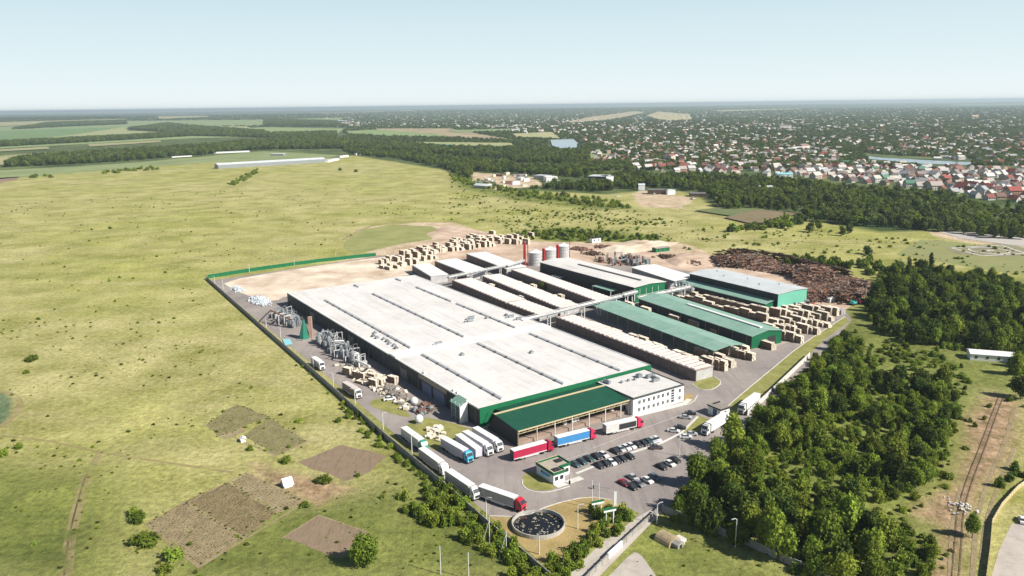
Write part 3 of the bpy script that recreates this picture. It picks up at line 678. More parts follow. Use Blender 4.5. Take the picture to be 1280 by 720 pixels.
# office block
of = fac('office_building', 'white two-storey office block with a grey flat roof beside the green canopy', 'office')
V0, V1, U0, U1, OH = 53.6, 80.2, -23.0, -1.0, 6.9
b = MB(); b.box(V0, V1, U0, U1, 0, OH - .3); b.build('wall', M['plaster'], of)
b = MB(); b.box(V0 + .35, V1 - .35, U0 + .35, U1, OH - .3, OH); rf = b.build('roof', mat('felt_roof', (.64, .62, .60), .8, .15, .3), of)
b = MB(); b.box(V0 - .1, V1 + .1, U0 - .12, U0 + .3, OH - .4, OH + .3); b.box(V0 - .12, V0 + .3, U0 + .3, U1, OH - .4, OH + .3); b.box(V1 - .3, V1 + .12, U0 + .3, U1, OH - .4, OH + .3)
b.build('parapet', mat('parapet_dark', (.07, .085, .08), .6), of)
for row, z in ((0, 1.2), (1, 4.2)):
    for k, v in enumerate((56.2, 58.6, 61.0, 63.6, 66.0, 68.4, 71.0, 73.6, 77.4)):
        if k == 7: continue
        s = MB(); s.box(v, v + 1.15, U0 - .05, U0 + .1, z, z + 1.4); wn = s.build('window', M['glass'], of)
        s = MB(); s.box(v + .53, v + .62, U0 - .09, U0 - .05, z, z + 1.4); s.box(v - .08, v + 1.23, U0 - .12, U0 - .02, z - .14, z - .02); s.build('frame', M['white'], wn)
s = MB(); s.box(73.4, 75.0, U0 - .05, U0 + .1, 1.0, 6.2); wn = s.build('stair_window', M['glass'], of)
s = MB()
for z in (2, 3, 4, 5): s.box(73.3, 75.1, U0 - .1, U0 - .05, z, z + .22)
s.build_each('glazing_bar', M['white'], wn)
for u in (-19, -14, -9):
    s = MB(); s.box(V0 - .05, V0 + .1, u, u + 1.3, 1.2, 2.6); s.build('window', M['glass'], of)
    s = MB(); s.box(V0 - .05, V0 + .1, u, u + 1.3, 4.2, 5.5); s.build('window', M['glass'], of)
    s = MB(); s.box(V1 - .1, V1 + .05, u, u + 1.3, 4.2, 5.5); s.build('window', M['glass'], of)
for x, y, a, c, h in ((56, -6, 1, 3.5, 1.3), (61, -8, .9, .9, .9), (64.5, -8, .9, .9, .9), (67.5, -8.5, .9, .9, .9), (73, -10, 4.2, 1.4, 1.4), (75, -13, 1.4, 4.5, .9), (72, -14.5, 3.5, 1.2, 1.1), (70.5, -7.5, 2, 2, 1.4)):
    s = MB(); s.box(x, x + a, y, y + c, OH, OH + h); s.box(x + .15, x + a * .5, y + .1, y + c * .6, OH + h, OH + h + .25); s.build('roof_unit', M['metal'], of)

# staircase tower and dark gear by the hall's near side
st = fac('stair_tower', 'pale stair tower with a green top on the shaded side of the great hall', 'stair tower')
b = MB(); b.ext([(-3.6, .0), (-3.6, 6.4), (-.3, 8.2), (-.2, 0)], 8.2, 8.5, 'y'); b.build('side_panel', M['trim_white'], st)
for z in (1.2, 2.5, 3.8, 5.1, 6.4): 
    s = MB(); s.box(-3.6, -.2, 8.6, 15, z, z + .12); s.build('landing', M['metal'], st)
b = MB()
for x in (-3.5, -2, -.4):
    for y in (8.7, 11.8, 15): b.box(x, x + .16, y, y + .16, 0, 7.6)
for z in (1.9, 3.2, 4.5, 5.8): b.box(-3.6, -3.5, 8.6, 15, z, z + .1)
b.build('scaffold_frame', M['pole'], st)
b = MB(); b.ext([(-3.9, 6.7), (-.2, 8.7), (-.2, 8.55), (-3.9, 6.55)], 8.6, 15.4, 'y'); b.build('top_cover', M['green_roof_pale'], st)

# ------------------------------------------------------------------ kilns and stores behind
def kiln(near, far, z, wd, label, h=None, wall='kiln_wall', roof='kiln_roof', seams=3.6, name='drying_kiln', fans=True, grp=None):
    o, rz, L = frame(near, far, z); t = thing(name, label, 'kiln', o, rz, grp); h = h or z
    b = MB(); b.box(0, wd, 0, L, 0, h - .25); b.build('wall', M[wall], t)
    b = MB(); b.box(-.2, wd + .2, -.2, L + .2, h - .25, h); b.build('roof', M[roof], t)
    y = 1.0; k = 0; rq = random.Random(int(L * 10))
    b = MB(); c = MB(); d = MB()
    while y < L - 1.5:
        b.box(.3, wd - .3, y, y + seams * .62, h, h + .32)
        if fans:
            for xx in (wd * .3, wd * .66):
                if rq.random() < .6: c.box(xx, xx + 1.3, y + seams * .66, y + seams * .66 + .4, h + .01, h + .2)
        d.box(-.06, 0, y, y + seams * .8, .3, h - .6)
        y += seams
    if not fans: b = MB(); b.box(.3, wd - .3, .5, L - .5, h, h + .12)
    b.build('roof_panels', M['kiln_panel' if fans else 'trim_white'], t)
    if c.v: c.build_each('vent', M['brick'] if fans else M['metal'], t)
    d.build('door_row', mat('kiln_door', (.20, .17, .16), .7, .35, .4, objvar=.1), t)
    b = MB(); b.box(.3, wd - .3, -.07, 0, .2, h - .5); b.build('end_door', M['metal_pale'], t)
    return t
kiln((870, 463), (695, 396), 5, 10.2, 'longest drying kiln with ribbed white roof, reaching to the office side of the great hall', name='drying_kiln')
kiln((674, 394), (633, 378.5), 5, 12.5, 'short drying kiln at the conveyor bridge, close to the great hall')
kiln((632, 378), (565, 350), 5, 13.5, 'drying kiln with a pinkish roof in the middle of the row beside the great hall')
kiln((700, 385), (603, 345), 5, 13, 'second kiln range from the great hall, brown sided')
kiln((745, 376), (639, 337), 5, 12, 'kiln range in front of the dark-sided white-roofed store')
kiln((538, 345), (515, 331), 5.5, 12.5, 'leftmost white kiln block behind the great hall', roof='roof_white', fans=False)
kiln((583, 341), (544, 326), 5.5, 17, 'broad white kiln block behind the great hall, between two others', roof='roof_white', fans=False)
kiln((633, 336), (583, 317), 5.5, 16, 'rearmost white kiln block close to the red chimney', roof='roof_white', fans=False)

def sawtooth_tanks():
    pass
# stored-grain-like silos
for i, (p, lab) in enumerate((((669, 331), 'round white silo beside the red chimney, nearest of three'), ((687, 327), 'middle one of the three round white silos'), ((704, 322), 'round white silo farthest from the red chimney'))):
    t = thing('silo', lab, 'silo', P(*p), FROT, 'three white silos')
    b = MB(); t.scale = (1, 1, .86)
    b = MB(); b.cyl((0, 0, 0), (0, 0, 11.2), 5.0, 5.0, 24); b.build('tank', M['metal_pale'], t)
    b = MB(); b.cyl((0, 0, 11.2), (0, 0, 13.0), 5.15, .9, 24); b.cyl((0, 0, 13), (0, 0, 13.6), .9, .9, 10); b.build('roof', M['trim_white'], t)
    b = MB()
    for z in (2.5, 5, 7.5, 10): b.cyl((0, 0, z), (0, 0, z + .18), 5.08, 5.08, 24)
    b.build('hoop', M['metal'], t)
    if i: b = MB(); b.box(-5.9, -4.9, -1.2, 1.2, 0, 12.3); b.build('ladder_shaft', M['red'], t)
for p, top, r, lab, mm in (((656, 334), 18.5, 1.05, 'thick red chimney left of the three silos', 'red'), ((712, 326), 17, .3, 'thin dark mast right of the three silos', 'brick')):
    t = thing('chimney', lab, 'chimney', P(*p), 0)
    b = MB(); b.cyl((0, 0, 0), (0, 0, top), r, r * .9, 12); b.build('shaft', M[mm], t)
    b = MB(); b.cyl((0, 0, top), (0, 0, top + .7), r * 1.1, r * 1.1, 12); b.build('cap', M['curb_dark'], t)
    if r > 1:
        b = MB(); b.cyl((2.3, 0, 0), (2.3, 0, top - 1), .35, .35, 6); b.box(.6, 2.3, -.2, .2, 9, 9.3); b.build('flue_pipe', M['brick'], t)

def shed(name, label, cat, near, far, z, wd, h, roofm, wallm, endm, ridge=0.0, open_side=False, ext=0.6, ends=True):
    """long shed: near-left and far-left eave corners"""
    o, rz, L = frame(near, far, z); t = thing(name, label, cat, o, rz)
    hr = h + ridge
    b = MB(); b.ext([(-ext, h), (wd / 2, hr), (wd + ext, h), (wd + ext, h - .2), (wd / 2, hr - .2), (-ext, h - .2)], -ext, L + ext); b.build('roof', M[roofm], t)
    if not open_side:
        b = MB(); b.box(0, .25, .25, L - .25, 0, h - .22); b.build('side_wall', M[wallm], t)
        b = MB(); b.box(wd - .25, wd, .25, L - .25, 0, h - .22); b.build('side_wall', M[wallm], t)
        if ends:
            for y0, nm in ((0, 'end_wall'), (L - .25, 'end_wall')):
                b = MB(); b.ext([(0, 0), (wd, 0), (wd, h - .22), (wd / 2, hr - .25), (0, h - .22)], y0, y0 + .25); b.build(nm, M[endm], t)
    else:
        y = 1
        while y < L:
            for x in (.4, wd - .4):
                s = MB(); s.box(x - .15, x + .15, y - .15, y + .15, 0, h - .2); s.build('post', M['metal'], t)
            y += 9
    return t, L
t, L = shed('open_timber_shed', 'open-sided shed with a long pale green roof, nearest the ribbed kiln', 'shed', (893, 438), (740, 381), 6.2, 18, 6.2, 'green_roof_pale', 'dark_wall', 'green_wall_deep', 1.3, True)
rq = random.Random(11)
t, L = shed('green_timber_shed', 'long shed with pale green roof and white ridge light, second from the ribbed kiln', 'shed', (940, 420), (799, 373), 6.6, 20, 6.6, 'green_roof_pale', 'dark_wall', 'green_wall_deep', 1.7)
b = MB(); b.box(9.2, 10.8, 4, L * .66, 8.25, 8.75); b.build('ridge_light', M['trim_white'], t)
b = MB(); b.box(10.5, 16, -.08, 0, 0, 4.6); b.build('gate_opening', M['dark'], t)  # dark panel on the end wall, painted for the unlit inside
b = MB()
for k in range(9): b.box(-.06, .0, 3 + k * 9.5, 3.4 + k * 9.5, 0, 6)
b.build_each('pilaster', M['curb_dark'], t)
t, L = shed('boiler_store', 'white-roofed store with a dark long wall and green gable in front of the silos', 'store', (793, 359), (675, 327.5), 9.6, 25, 9.6, 'roof_white', 'dark_wall', 'green_wall', .9)
b = MB(); b.box(12, 13.2, 8, L * .72, 10.5, 11.1); b.build('ridge_light', M['curb_dark'], t)
b = MB(); b.box(-6, -.1, 14, 32, 5.2, 5.4); lt = b.build('side_canopy', M['green_roof_pale'], t)
b = MB()
for y in (14.3, 31.5): b.box(-5.9, -5.6, y, y + .3, 0, 5.2)
b.build('post', M['pole'], lt)
b = MB(); b.box(-5, -.1, 66, 76, 4.0, 4.2); b.build('side_canopy', M['metal'], t)
for x in (4, 9, 14, 19):
    s = MB(); s.box(x, x + .35, -.35, 0, 0, 8); s.build('wall_pipe', M['metal_pale'], t)
t, L = shed('white_annex', 'low building with a bright white roof right of the boiler store', 'annex', (843, 351), (790, 334), 7, 19, 7, 'trim_white', 'metal', 'metal', .7)
t, L = shed('sawmill_building', 'grey-roofed sawmill with a mint green gable and a green lean-to in front', 'sawmill', (973, 367.5), (862, 341.5), 10.5, 25, 10.5, 'roof_grey', 'dark_wall', 'mint_wall', .7)
for x, y in ((8, 20), (14, 34), (9, 48), (16, 60), (18, 14)):
    s = MB(); s.cyl((x, y, 10.5), (x, y, 11.9), .45, .3, 8); s.build('roof_vent', M['metal'], t)
b = MB(); b.ext([(-8, 5.4), (-.1, 6.6), (-.1, 6.4), (-8, 5.2)], 2, L); lr = b.build('lean_to_roof', M['green_roof_pale'], t)
b = MB(); b.box(-7.6, -.1, 2.2, 2.45, 0, 5.15); b.build('lean_to_end', M['green_wall'], t)
b = MB(); b.box(-7.6, -7.4, 2.45, L - 1, 0, 5.1); b.build('lean_to_wall', M['dark_wall'], t)
for k in range(4):
    s = MB(); s.box(-7.68, -7.6, 12 + k * 14, 14.4 + k * 14, 1.4, 3.8); s.build('window', M['glass'], t)
b = MB(); b.box(1, 24, -.3, 0, 0, 2.6); b.build('plinth', M['concrete_pale'], t)

# conveyor bridge across the yard
def bridge(name, label, a, z0, c, z1, wd=2.6, h=2.2, legs=5):
    pa = P(*a); pb = P(*c); d = pb - pa; L = d.length; rz = math.atan2(d.y, d.x); t = thing(name, label, 'conveyor', pa, rz)
    ry = -math.atan2(z1 - z0, L)
    b = MB(); b.add([(0, -wd / 2, z0), (L, -wd / 2, z1), (L, wd / 2, z1), (0, wd / 2, z0), (0, -wd / 2, z0 + .4), (L, -wd / 2, z1 + .4), (L, wd / 2, z1 + .4), (0, wd / 2, z0 + .4)], [(0, 3, 2, 1), (4, 5, 6, 7), (0, 1, 5, 4), (1, 2, 6, 5), (2, 3, 7, 6), (3, 0, 4, 7)])
    b.build('deck', M['metal'], t)
    b = MB()
    for k, yy in enumerate((-wd / 3, 0, wd / 3)): b.cyl((0, yy, z0 + .9), (L, yy, z1 + .9), .38, n=7)
    b.build('pipe_bundle', M['metal_pale'], t)
    b = MB()
    for yy in (-wd / 2, wd / 2): b.cyl((0, yy, z0 + 1.6), (L, yy, z1 + 1.6), .1, n=4)
    n_ = max(4, int(L / 4))
    for k in range(n_ + 1):
        f = k / n_; zz = z0 + (z1 - z0) * f
        for yy in (-wd / 2, wd / 2): b.cyl((L * f, yy, zz), (L * f, yy, zz + 1.6), .08, n=4)
    b.build('railing', M['pole'], t)
    for k in range(legs):
        f = (k + .5) / legs; zz = z0 + (z1 - z0) * f
        s = MB(); s.box(L * f - .2, L * f + .2, -wd / 2, -wd / 2 + .35, 0, zz); s.box(L * f - .2, L * f + .2, wd / 2 - .35, wd / 2, 0, zz); s.box(L * f - .15, L * f + .15, -wd / 2, wd / 2, zz * .5, zz * .5 + .2); s.build('leg', M['pole'], t)
def bpx(x, y, z): return (x, y)
def Pz(x, y, z):                      # survey a point seen at height z, give its plan position
    a = G(x, y, z); return a
def bridge2(name, label, a, z0, c, z1, **k):
    pa = G(*a, z0); pb = G(*c, z1)
    global P
    oldP = P
    P = lambda x, y, z=0: Vector((x, y, 0))
    bridge(name, label, pa, z0, pb, z1, **k); P = oldP
bridge2('conveyor_bridge', 'long raised pipe bridge crossing the kilns from great hall to green gable', (652, 402), 7, (778, 371), 7.5, legs=6)
bridge2('conveyor_bridge', 'short raised conveyor continuing from the bridge towards the boiler store', (779, 370.5), 8, (796, 366), 9, legs=2)
bridge2('conveyor_bridge', 'raised conveyor passing in front of the green gable towards the sawmill', (798, 374), 5, (862, 360), 6, legs=4)
bridge2('pipe_bridge', 'pipe bridge between the white kiln blocks and the kiln rows', (560, 348), 6, (634, 333), 6, wd=1.8, legs=4)
bridge2('pipe_bridge', 'pipe bridge leading past the red chimney to the kiln rows', (634, 334), 6, (655, 327), 7, wd=1.8, legs=2)

# boiler plant steelwork (behind the boiler store)
def plant(name, label, cat, p, ext, n, seed, hmin=3, hmax=9, rz=FROT, mats=('metal', 'metal_pale', 'brick', 'pole')):
    t = thing(name, label, cat, P(*p), rz); rq = random.Random(seed); ex, ey = ext
    b = MB()
    for k in range(n):
        x, y = rq.uniform(-ex, ex), rq.uniform(-ey, ey); a, c, h = rq.uniform(.8, 2.6), rq.uniform(.8, 3), rq.uniform(hmin * .5, hmax * .75); b.box(x, x + a, y, y + c, 0 if rq.random() < .6 else h * .4, h)
    b.build('casing', M[mats[0]], t)
    b = MB()
    for k in range(max(3, n // 2)):
        x, y, h = rq.uniform(-ex, ex), rq.uniform(-ey, ey), rq.uniform(hmin, hmax); r = rq.uniform(.4, 1.1); b.cyl((x, y, h * .3), (x, y, h), r, r, 10); b.cyl((x, y, 0), (x, y, h * .3), .2, r, 8); b.cyl((x, y, h), (x, y, h + .6), r, .25, 8)
    b.build('cyclone', M[mats[1]], t)
    b = MB()
    for k in range(n // 2):
        x, y, h = rq.uniform(-ex, ex), rq.uniform(-ey, ey), rq.uniform(hmin, hmax); x2, y2 = x + rq.uniform(-5, 5), y + rq.uniform(-6, 6); b.tube([(x, y, h * .5), (x, y, h), (x2, y2, h + rq.uniform(-1, 1)), (x2, y2, 1)], rq.uniform(.18, .4), 6)
    b.build('duct', M[mats[2]], t)
    b = MB()
    for k in range(n // 2):
        x, y, h = rq.uniform(-ex, ex), rq.uniform(-ey, ey), rq.uniform(hmin, hmax)
        b.box(x, x + .15, y, y + .15, 0, h); b.box(x + 2, x + 2.15, y, y + .15, 0, h); b.box(x, x + 2.15, y, y + .12, h - .2, h); b.box(x, x + .12, y, y + 3, h * .6, h * .6 + .15)
    b.build('steel_frame', M[mats[3]], t); return t
plant('boiler_plant', 'tangle of pipes, tanks and frames behind the boiler store roof', 'plant', (800, 331), (8, 13), 26, 5, 2, 7, mats=('metal', 'brick', 'metal', 'old_wood'))
plant('boiler_plant', 'low rusty machinery heap left of the white annex', 'plant', (766, 328), (9, 14), 16, 8, 2, 6, mats=('brick', 'metal', 'metal', 'pole'))
plant('gantry', 'pale steel gantry at the corner of the white annex and sawmill', 'gantry', (850, 368), (4, 9), 12, 9, 4, 9, mats=('metal_pale', 'metal', 'metal', 'pole'))
plant('filter_station', 'grey dust filter battery with big ducts beside the shaded wall, right of the green cone', 'filter plant', (418, 437), (3.6, 19), 60, 21, 2.0, 6.2, mats=('metal', 'metal', 'metal_pale', 'curb_dark'))
plant('filter_station', 'grey dust filter battery with a conveyor arm, left of the green cone', 'filter plant', (360, 402), (3.8, 15), 44, 22, 2.5, 6.5, mats=('metal', 'metal', 'metal_pale', 'curb_dark'))
plant('heat_exchanger', 'group of bent white ducts beside the shaded wall above the timber offcuts', 'ductwork', (448, 455), (2.5, 5), 8, 25, 3, 6, mats=('metal_pale', 'metal', 'trim_white', 'pole'))
b = MB(); b.tube([P(445, 450, 3), P(445, 450, 6.5), P(462, 458, 6.5), P(462, 458, 1)], .5, 8); o = b.build('bent_duct', M['trim_white']); tag(o, 'thick white duct arch next to the great hall wall, in front of the bent ducts', 'duct')
b = MB(); b.tube([P(338, 388, 7.5), P(365, 400, 4.5)], .5, 6); b.tube([P(338, 388, 0), P(338, 388, 7.5)], .3, 6); b.tube([P(352, 394, 0), P(352, 394, 6)], .25, 6); o = b.build('sloping_conveyor', M['brick']); tag(o, 'brown sloping conveyor above the left filter battery', 'conveyor')
# green cone hopper
t = thing('hopper_cone', 'tall green cone-shaped hopper between the two filter batteries', 'hopper', P(381, 423), 0)
b = MB(); b.cyl((0, 0, .3), (0, 0, 10), 3.0, .4, 8); b.build('cone', mat('cone_green', (.025, .19, .13), .5, .2, .5), t)
b = MB(); b.box(2.5, 4.2, -1, .8, 0, 11.5); b.build('service_tower', mat('pink_panel', (.42, .28, .22), .8, .2, .4), t)
b = MB(); b.cyl((0, 0, 0), (0, 0, .3), 4.2, 4.2, 8); b.build('base', M['concrete'], t)

# long sheets of sheds, guard house, small buildings
gh = thing('guard_house', 'small white gate house with a green roof edge on the traffic island', 'gate house', P(692, 606), FROT)
b = MB(); b.box(0, 4.4, 0, 9.2, 0, 3.4); b.box(4.4, 8.6, 3.0, 9.2, 0, 3.4); b.build('wall', M['plaster'], gh)
b = MB(); b.box(.2, 4.6, .2, 9, 3.4, 3.6); b.box(4.6, 8.4, 3.2, 9, 3.4, 3.6); b.build('roof', mat('gravel_roof', (.42, .37, .30), .95, .2, .6), gh)
b = MB()
for x0, x1, y0, y1 in ((-.2, 4.6, -.2, .05), (-.2, .05, .05, 9.4), (.05, 8.8, 9.15, 9.4), (8.55, 8.8, 2.8, 9.15), (4.6, 8.55, 2.8, 3.05), (4.35, 4.6, .05, 2.8)): b.box(x0, x1, y0, y1, 3.1, 4.05)
b.build('parapet', M['green_wall_deep'], gh)
b = MB(); b.box(-.15, 4.55, -.15, .0, 4.06, 4.14); b.box(-.15, 0, 0, 9.3, 4.06, 4.14); b.box(0, 8.75, 9.2, 9.35, 4.06, 4.14); b.build('coping', M['tan'], gh)
for x, y in ((1.2, .9), (5.4, 5.6)): b = MB(); b.box(x, x + 2.4, y, y + 2.0, 3.61, 3.9); b.build('roof_hatch', M['dark'], gh)
for x in (.5, 2.5):
    s = MB(); s.box(x, x + 1.3, -.06, 0.1, 1.1, 2.4); s.build('window', M['glass'], gh)
for x in (5.0, 7.0):
    s = MB(); s.box(x, x + 1.1, 2.94, 3.1, 1.1, 2.4); s.build('window', M['glass'], gh)
s = MB(); s.box(-.06, .1, 5.5, 6.7, 1.1, 2.4); s.build('window', M['glass'], gh)
s = MB(); s.box(4.34, 4.46, .8, 1.8, .15, 2.2); s.build('door', M['green_wall_deep'], gh)
s = MB(); s.box(-1.3, -.05, 1.6, 5.4, 2.2, 2.35); s.build('awning', M['blue_sheet'], gh)
b = MB(); b.box(-.3, 10.0, -2.4, -.2, .02, .18); b.build('step', M['concrete_pale'], gh)
# weighbridge hut by the right-hand verge
t = thing('weigh_hut', 'small white hut with dark flat roof and blue door beside the parked white truck', 'hut', P(900, 523), FROT)
t.scale = (.72, 1.05, .95)
b = MB(); b.box(0, 7.0, 0, 5.8, 0, 3.6); b.build('wall', M['plaster'], t)
b = MB(); b.box(-.3, 7.3, -.3, 6.1, 3.6, 3.85); b.build('roof', mat('hut_roof', (.28, .25, .22), .9, .2, .6), t)
b = MB(); b.box(-.33, 7.33, -.38, -.3, 3.3, 3.9); b.box(-.38, -.3, -.3, 6.1, 3.3, 3.9); b.box(2.5, 7.3, 4.6, 5.0, 3.86, 4.3); b.build('fascia', M['dark'], t)
b = MB(); b.box(-.06, .1, 1.6, 3.4, .1, 3.0); b.build('door', mat('door_blue', (.06, .12, .22), .5), t)
b = MB(); b.box(3, 4.6, -.06, .1, 1.1, 2.5); b.build('window', M['glass'], t)
# garden hut, bunker hut, farm hut
def hut(name, label, cat, p, lx, ly, h, rise, wallm, roofm, rz=0.0, win=True):
    t = thing(name, label, cat, P(*p), rz)
    b = MB(); b.box(-lx / 2, lx / 2, -ly / 2, ly / 2, 0, h); b.ext([(-lx / 2, h), (lx / 2, h), (0, h + rise)], -ly / 2, ly / 2); b.build('wall', M[wallm], t)
    b = MB(); q = .3; b.ext([(-lx / 2 - q, h - .1), (0, h + rise), (lx / 2 + q, h - .1), (lx / 2 + q, h + .08), (0, h + rise + .2), (-lx / 2 - q, h + .08)], -ly / 2 - q, ly / 2 + q); b.build('roof', M[roofm], t)
    if win:
        n_ = max(1, int(ly // 4))
        for k in range(n_):
            for sx in (-1, 1):
                s = MB(); yy = -ly / 2 + (k + .5) * ly / n_ - .6; xx = sx * lx / 2; s.box(min(xx, xx + sx * .06), max(xx, xx + sx * .06), yy, yy + 1.1, h * .35, h * .75); s.build('window', M['glass'], t)
        s = MB(); s.box(-.5, .5, -ly / 2 - .06, -ly / 2 + .02, 0, min(2, h * .8)); s.build('door', M['old_wood'], t)
    return t
hut('garden_shed', 'tiny white A-frame garden shed beside the dug plots', 'shed', (359, 607), 3.0, 2.6, .7, 1.9, 'white', 'white', 2.2, False)
hut('garden_shed', 'small pale shed with a dark bush beside the upper garden plots', 'shed', (304, 552), 1.6, 1.6, 1.2, .6, 'white', 'white', .4, False)
t = thing('cellar_mound', 'old cellar with barrel roof and concrete entrance in the grass beside the approach road', 'cellar', P(834, 676), math.radians(38))
prof = [(3.4 * math.cos(a_), 3.3 * math.sin(a_) * .85) for a_ in np.linspace(0, math.pi, 12)]
t.scale = (.74, .74, .74)
b = MB(); b.ext(prof, -3.6, 3.4); b.build('vault', mat('cellar_earth', (.42, .33, .20), .95, .35, .5, .5), t)
b = MB(); b.box(-1.6, 1.6, -6.3, -3.6, 0, 1.7); b.ext([(-1.9, 1.7), (1.9, 1.7), (0, 2.5)], -6.4, -3.5); b.build('porch', M['concrete'], t)
b = MB(); b.box(-.6, .6, -6.46, -6.4, 0, 1.4); b.build('door', M['dark'], t)
b = MB(); b.box(2.6, 5.2, -4.6, -1, 0, 1.1); b.box(2.6, 3, -5.6, -4.7, 0, .8); b.build('retaining_wall', M['concrete_pale'], t)
hut('field_barrack', 'long white cabin with a row of dark windows in the clearing on the right', 'cabin', (1238, 449), 7.5, 18, 3.0, .9, 'plaster', 'trim_white', math.radians(72))

# settling pond
t = thing('settling_pond', 'round open concrete tank of dark water with floating debris on the dry grass corner', 'pond', P(673, 657), .3)
b = MB(); n_ = 48; ro, ri = 7.5, 7.2
for k in range(n_):
    a0, a1 = 2 * math.pi * k / n_, 2 * math.pi * (k + 1) / n_
    low = .35 if 1.0 < a0 < 1.75 else .8
    q = [(r_ * math.cos(a_), r_ * math.sin(a_)) for r_, a_ in ((ro, a0), (ro, a1), (ri, a1), (ri, a0))]
    b.prism(q, -.0, low + .45)
b.build('rim_wall', mat('rim_concrete', (.46, .44, .40), .9, .3, .6), t)
b = MB(); b.prism([(7.2 * math.cos(2 * math.pi * k / 48), 7.2 * math.sin(2 * math.pi * k / 48)) for k in range(48)], .05, .1); b.build('water', M['pond_water'], t)
b = MB(); rq = random.Random(2)
for k in range(90):
    r_, a_ = 6.8 * math.sqrt(rq.random()), rq.uniform(0, 6.28)
    s_ = rq.uniform(.1, .42); x, y = r_ * math.cos(a_), r_ * math.sin(a_); b.prism([(x + s_ * rq.uniform(.6, 1.2) * math.cos(j), y + s_ * rq.uniform(.5, 1.1) * math.sin(j)) for j in (0, 1.1, 2.2, 3.3, 4.4, 5.4)], .11, .17)
o = b.build('floating_debris', mat('debris', (.45, .40, .30), .9, .5, .8), t); o['kind'] = 'stuff'

# ------------------------------------------------------------------ walls and fences
def wall(name, label, pxs, h, th, m, post=0, postm=None, world=False, z=0):
    pts = [Vector((*p, 0)) for p in pxs] if world else [P(*p) for p in pxs]
    t = thing(name, label, 'wall' if 'wall' in name else 'fence', pts[0])
    b = MB(); c = MB(); o0 = pts[0]
    for a, d in zip(pts, pts[1:]):
        v = d - a; L = v.length; rz = math.atan2(v.y, v.x); n_ = max(1, round(L / (post or 4)))
        for k in range(n_):
            f = (k + .5) / n_; p_ = a + v * f - o0
            b.rbox(p_.x, p_.y, z, L / n_ - (.12 if post else 0), th, h * (1 + R.uniform(-.01, .01)), rz)
            if post:
                q = a + v * (k / n_) - o0; c.rbox(q.x, q.y, z, .3, th + .14, h + .12, rz)
    b.build('panel_run' if post else 'wall_body', M[m], t)
    if c.v: c.build_each('post', M[postm or m], t)
    return t
wall('perimeter_wall', 'long grey concrete panel wall along the meadow side of the works', [(258, 349), (330, 413), (404, 478), (480, 547), (548, 604), (612, 661), (640, 684), (672, 712), (688, 726)], 2.2, .2, 'concrete', 4)
wall('green_fence', 'green sheet fence closing the far edge of the sandy lot', [(260, 348), (330, 337), (400, 327.5), (470, 320)], 2.6, .12, 'green_wall', 4, 'green_wall_deep')
ew = wall('entrance_wall', 'grey low wall with one white panel, on the right side of the approach road', [(821, 642), (797, 664), (767, 692), (728, 731)], 1.55, .35, 'concrete', 3.5)
b = MB(); pa_, pb_ = P(777, 683) - P(821, 642), P(760, 699) - P(821, 642); mm_ = (pa_ + pb_) / 2; dd_ = pb_ - pa_; b.rbox(mm_.x, mm_.y, .1, dd_.length, .5, 1.6, math.atan2(dd_.y, dd_.x)); b.build('white_panel', M['plaster'], ew)
wall('boundary_wall', 'weathered concrete wall running from the gate below the forest edge', [(828, 640), (870, 657), (930, 680), (1000, 712), (1045, 735)], 2.3, .2, 'concrete', 4)
wall('white_wall', 'bright white wall beyond the parked truck along the verge', [(934, 520), (960, 496), (985, 472), (1012, 446)], 2.2, .2, 'concrete_pale', 3)
wall('plank_fence', 'pale slatted fence bending beside the dirt track at the lower right', [(1231, 737), (1237, 690), (1240, 655), (1252, 634), (1272, 612), (1292, 598)], 1.5, .1, 'tan', 2.2)
def lamp(p, h, label, arm=-1.2, rz=0.0, mm='pole'):
    t = thing('lamp_post', label, 'lamp post', P(*p), rz, 'lamp posts of the works')
    b = MB(); b.cyl((0, 0, 0), (0, 0, h), .17, .11, 7); b.build('pole', M[mm], t)
    b = MB(); b.tube([(0, 0, h), (-arm * .5, 0, h + .35), (-arm, 0, h + .4)], .09, 5); b.build('arm', M[mm], t)
    b = MB(); b.rbox(-arm * 1.25, 0, h + .3, .8, .3, .18); b.build('lamp_head', M['metal_pale'], t)
for p, h, lab in (((608, 648), 6.4, 'lamp post at the meadow wall beside the red-cabbed white truck'), ((556, 606), 6.2, 'lamp post at the meadow wall beside the waiting white trucks'), ((515, 567), 6.4, 'lamp post at the meadow wall beside the green-cabbed truck'),
                  ((479, 537), 6.2, 'lamp post between the loose pallets and the meadow wall'), ((444, 505), 6, 'lamp post beside the brown-sided trailer on the service road'), ((417, 484), 6, 'lamp post above the brown-sided trailer at the meadow wall'),
                  ((392, 461), 6, 'lamp post behind the short white box truck'), ((351, 422), 6, 'lamp post near the pale blue sheet by the meadow wall'), ((333, 409), 6, 'lamp post at the left filter battery'),
                  ((279, 361), 6, 'lamp post nearest the far left corner of the wall'), ((312, 341), 6, 'lamp post on the green fence, left one'), ((368, 332), 6, 'lamp post on the green fence, middle one'), ((420, 325), 6, 'lamp post on the green fence, right one'),
                  ((722, 661), 7, 'white lamp post on the dry grass right of the round pond'), ((674, 693), 6.5, 'white lamp post at the tip of the dry grass corner below the pond'), ((919, 684), 8.2, 'lamp post standing alone on the grass right of the old cellar'),
                  ((821, 655), 6, 'slim post at the top of the approach road wall'), ((849, 570), 6, 'slim lamp post in the car park near the forest edge'), ((269, 357), 6, 'post pair at the far left corner of the works'),
                  ((1082, 375), 8, 'lamp post at the end of the log pile near the forest')):
    lamp(p, h, lab, arm=R.choice((-1.1, 1.1)), rz=R.uniform(-.6, .6))
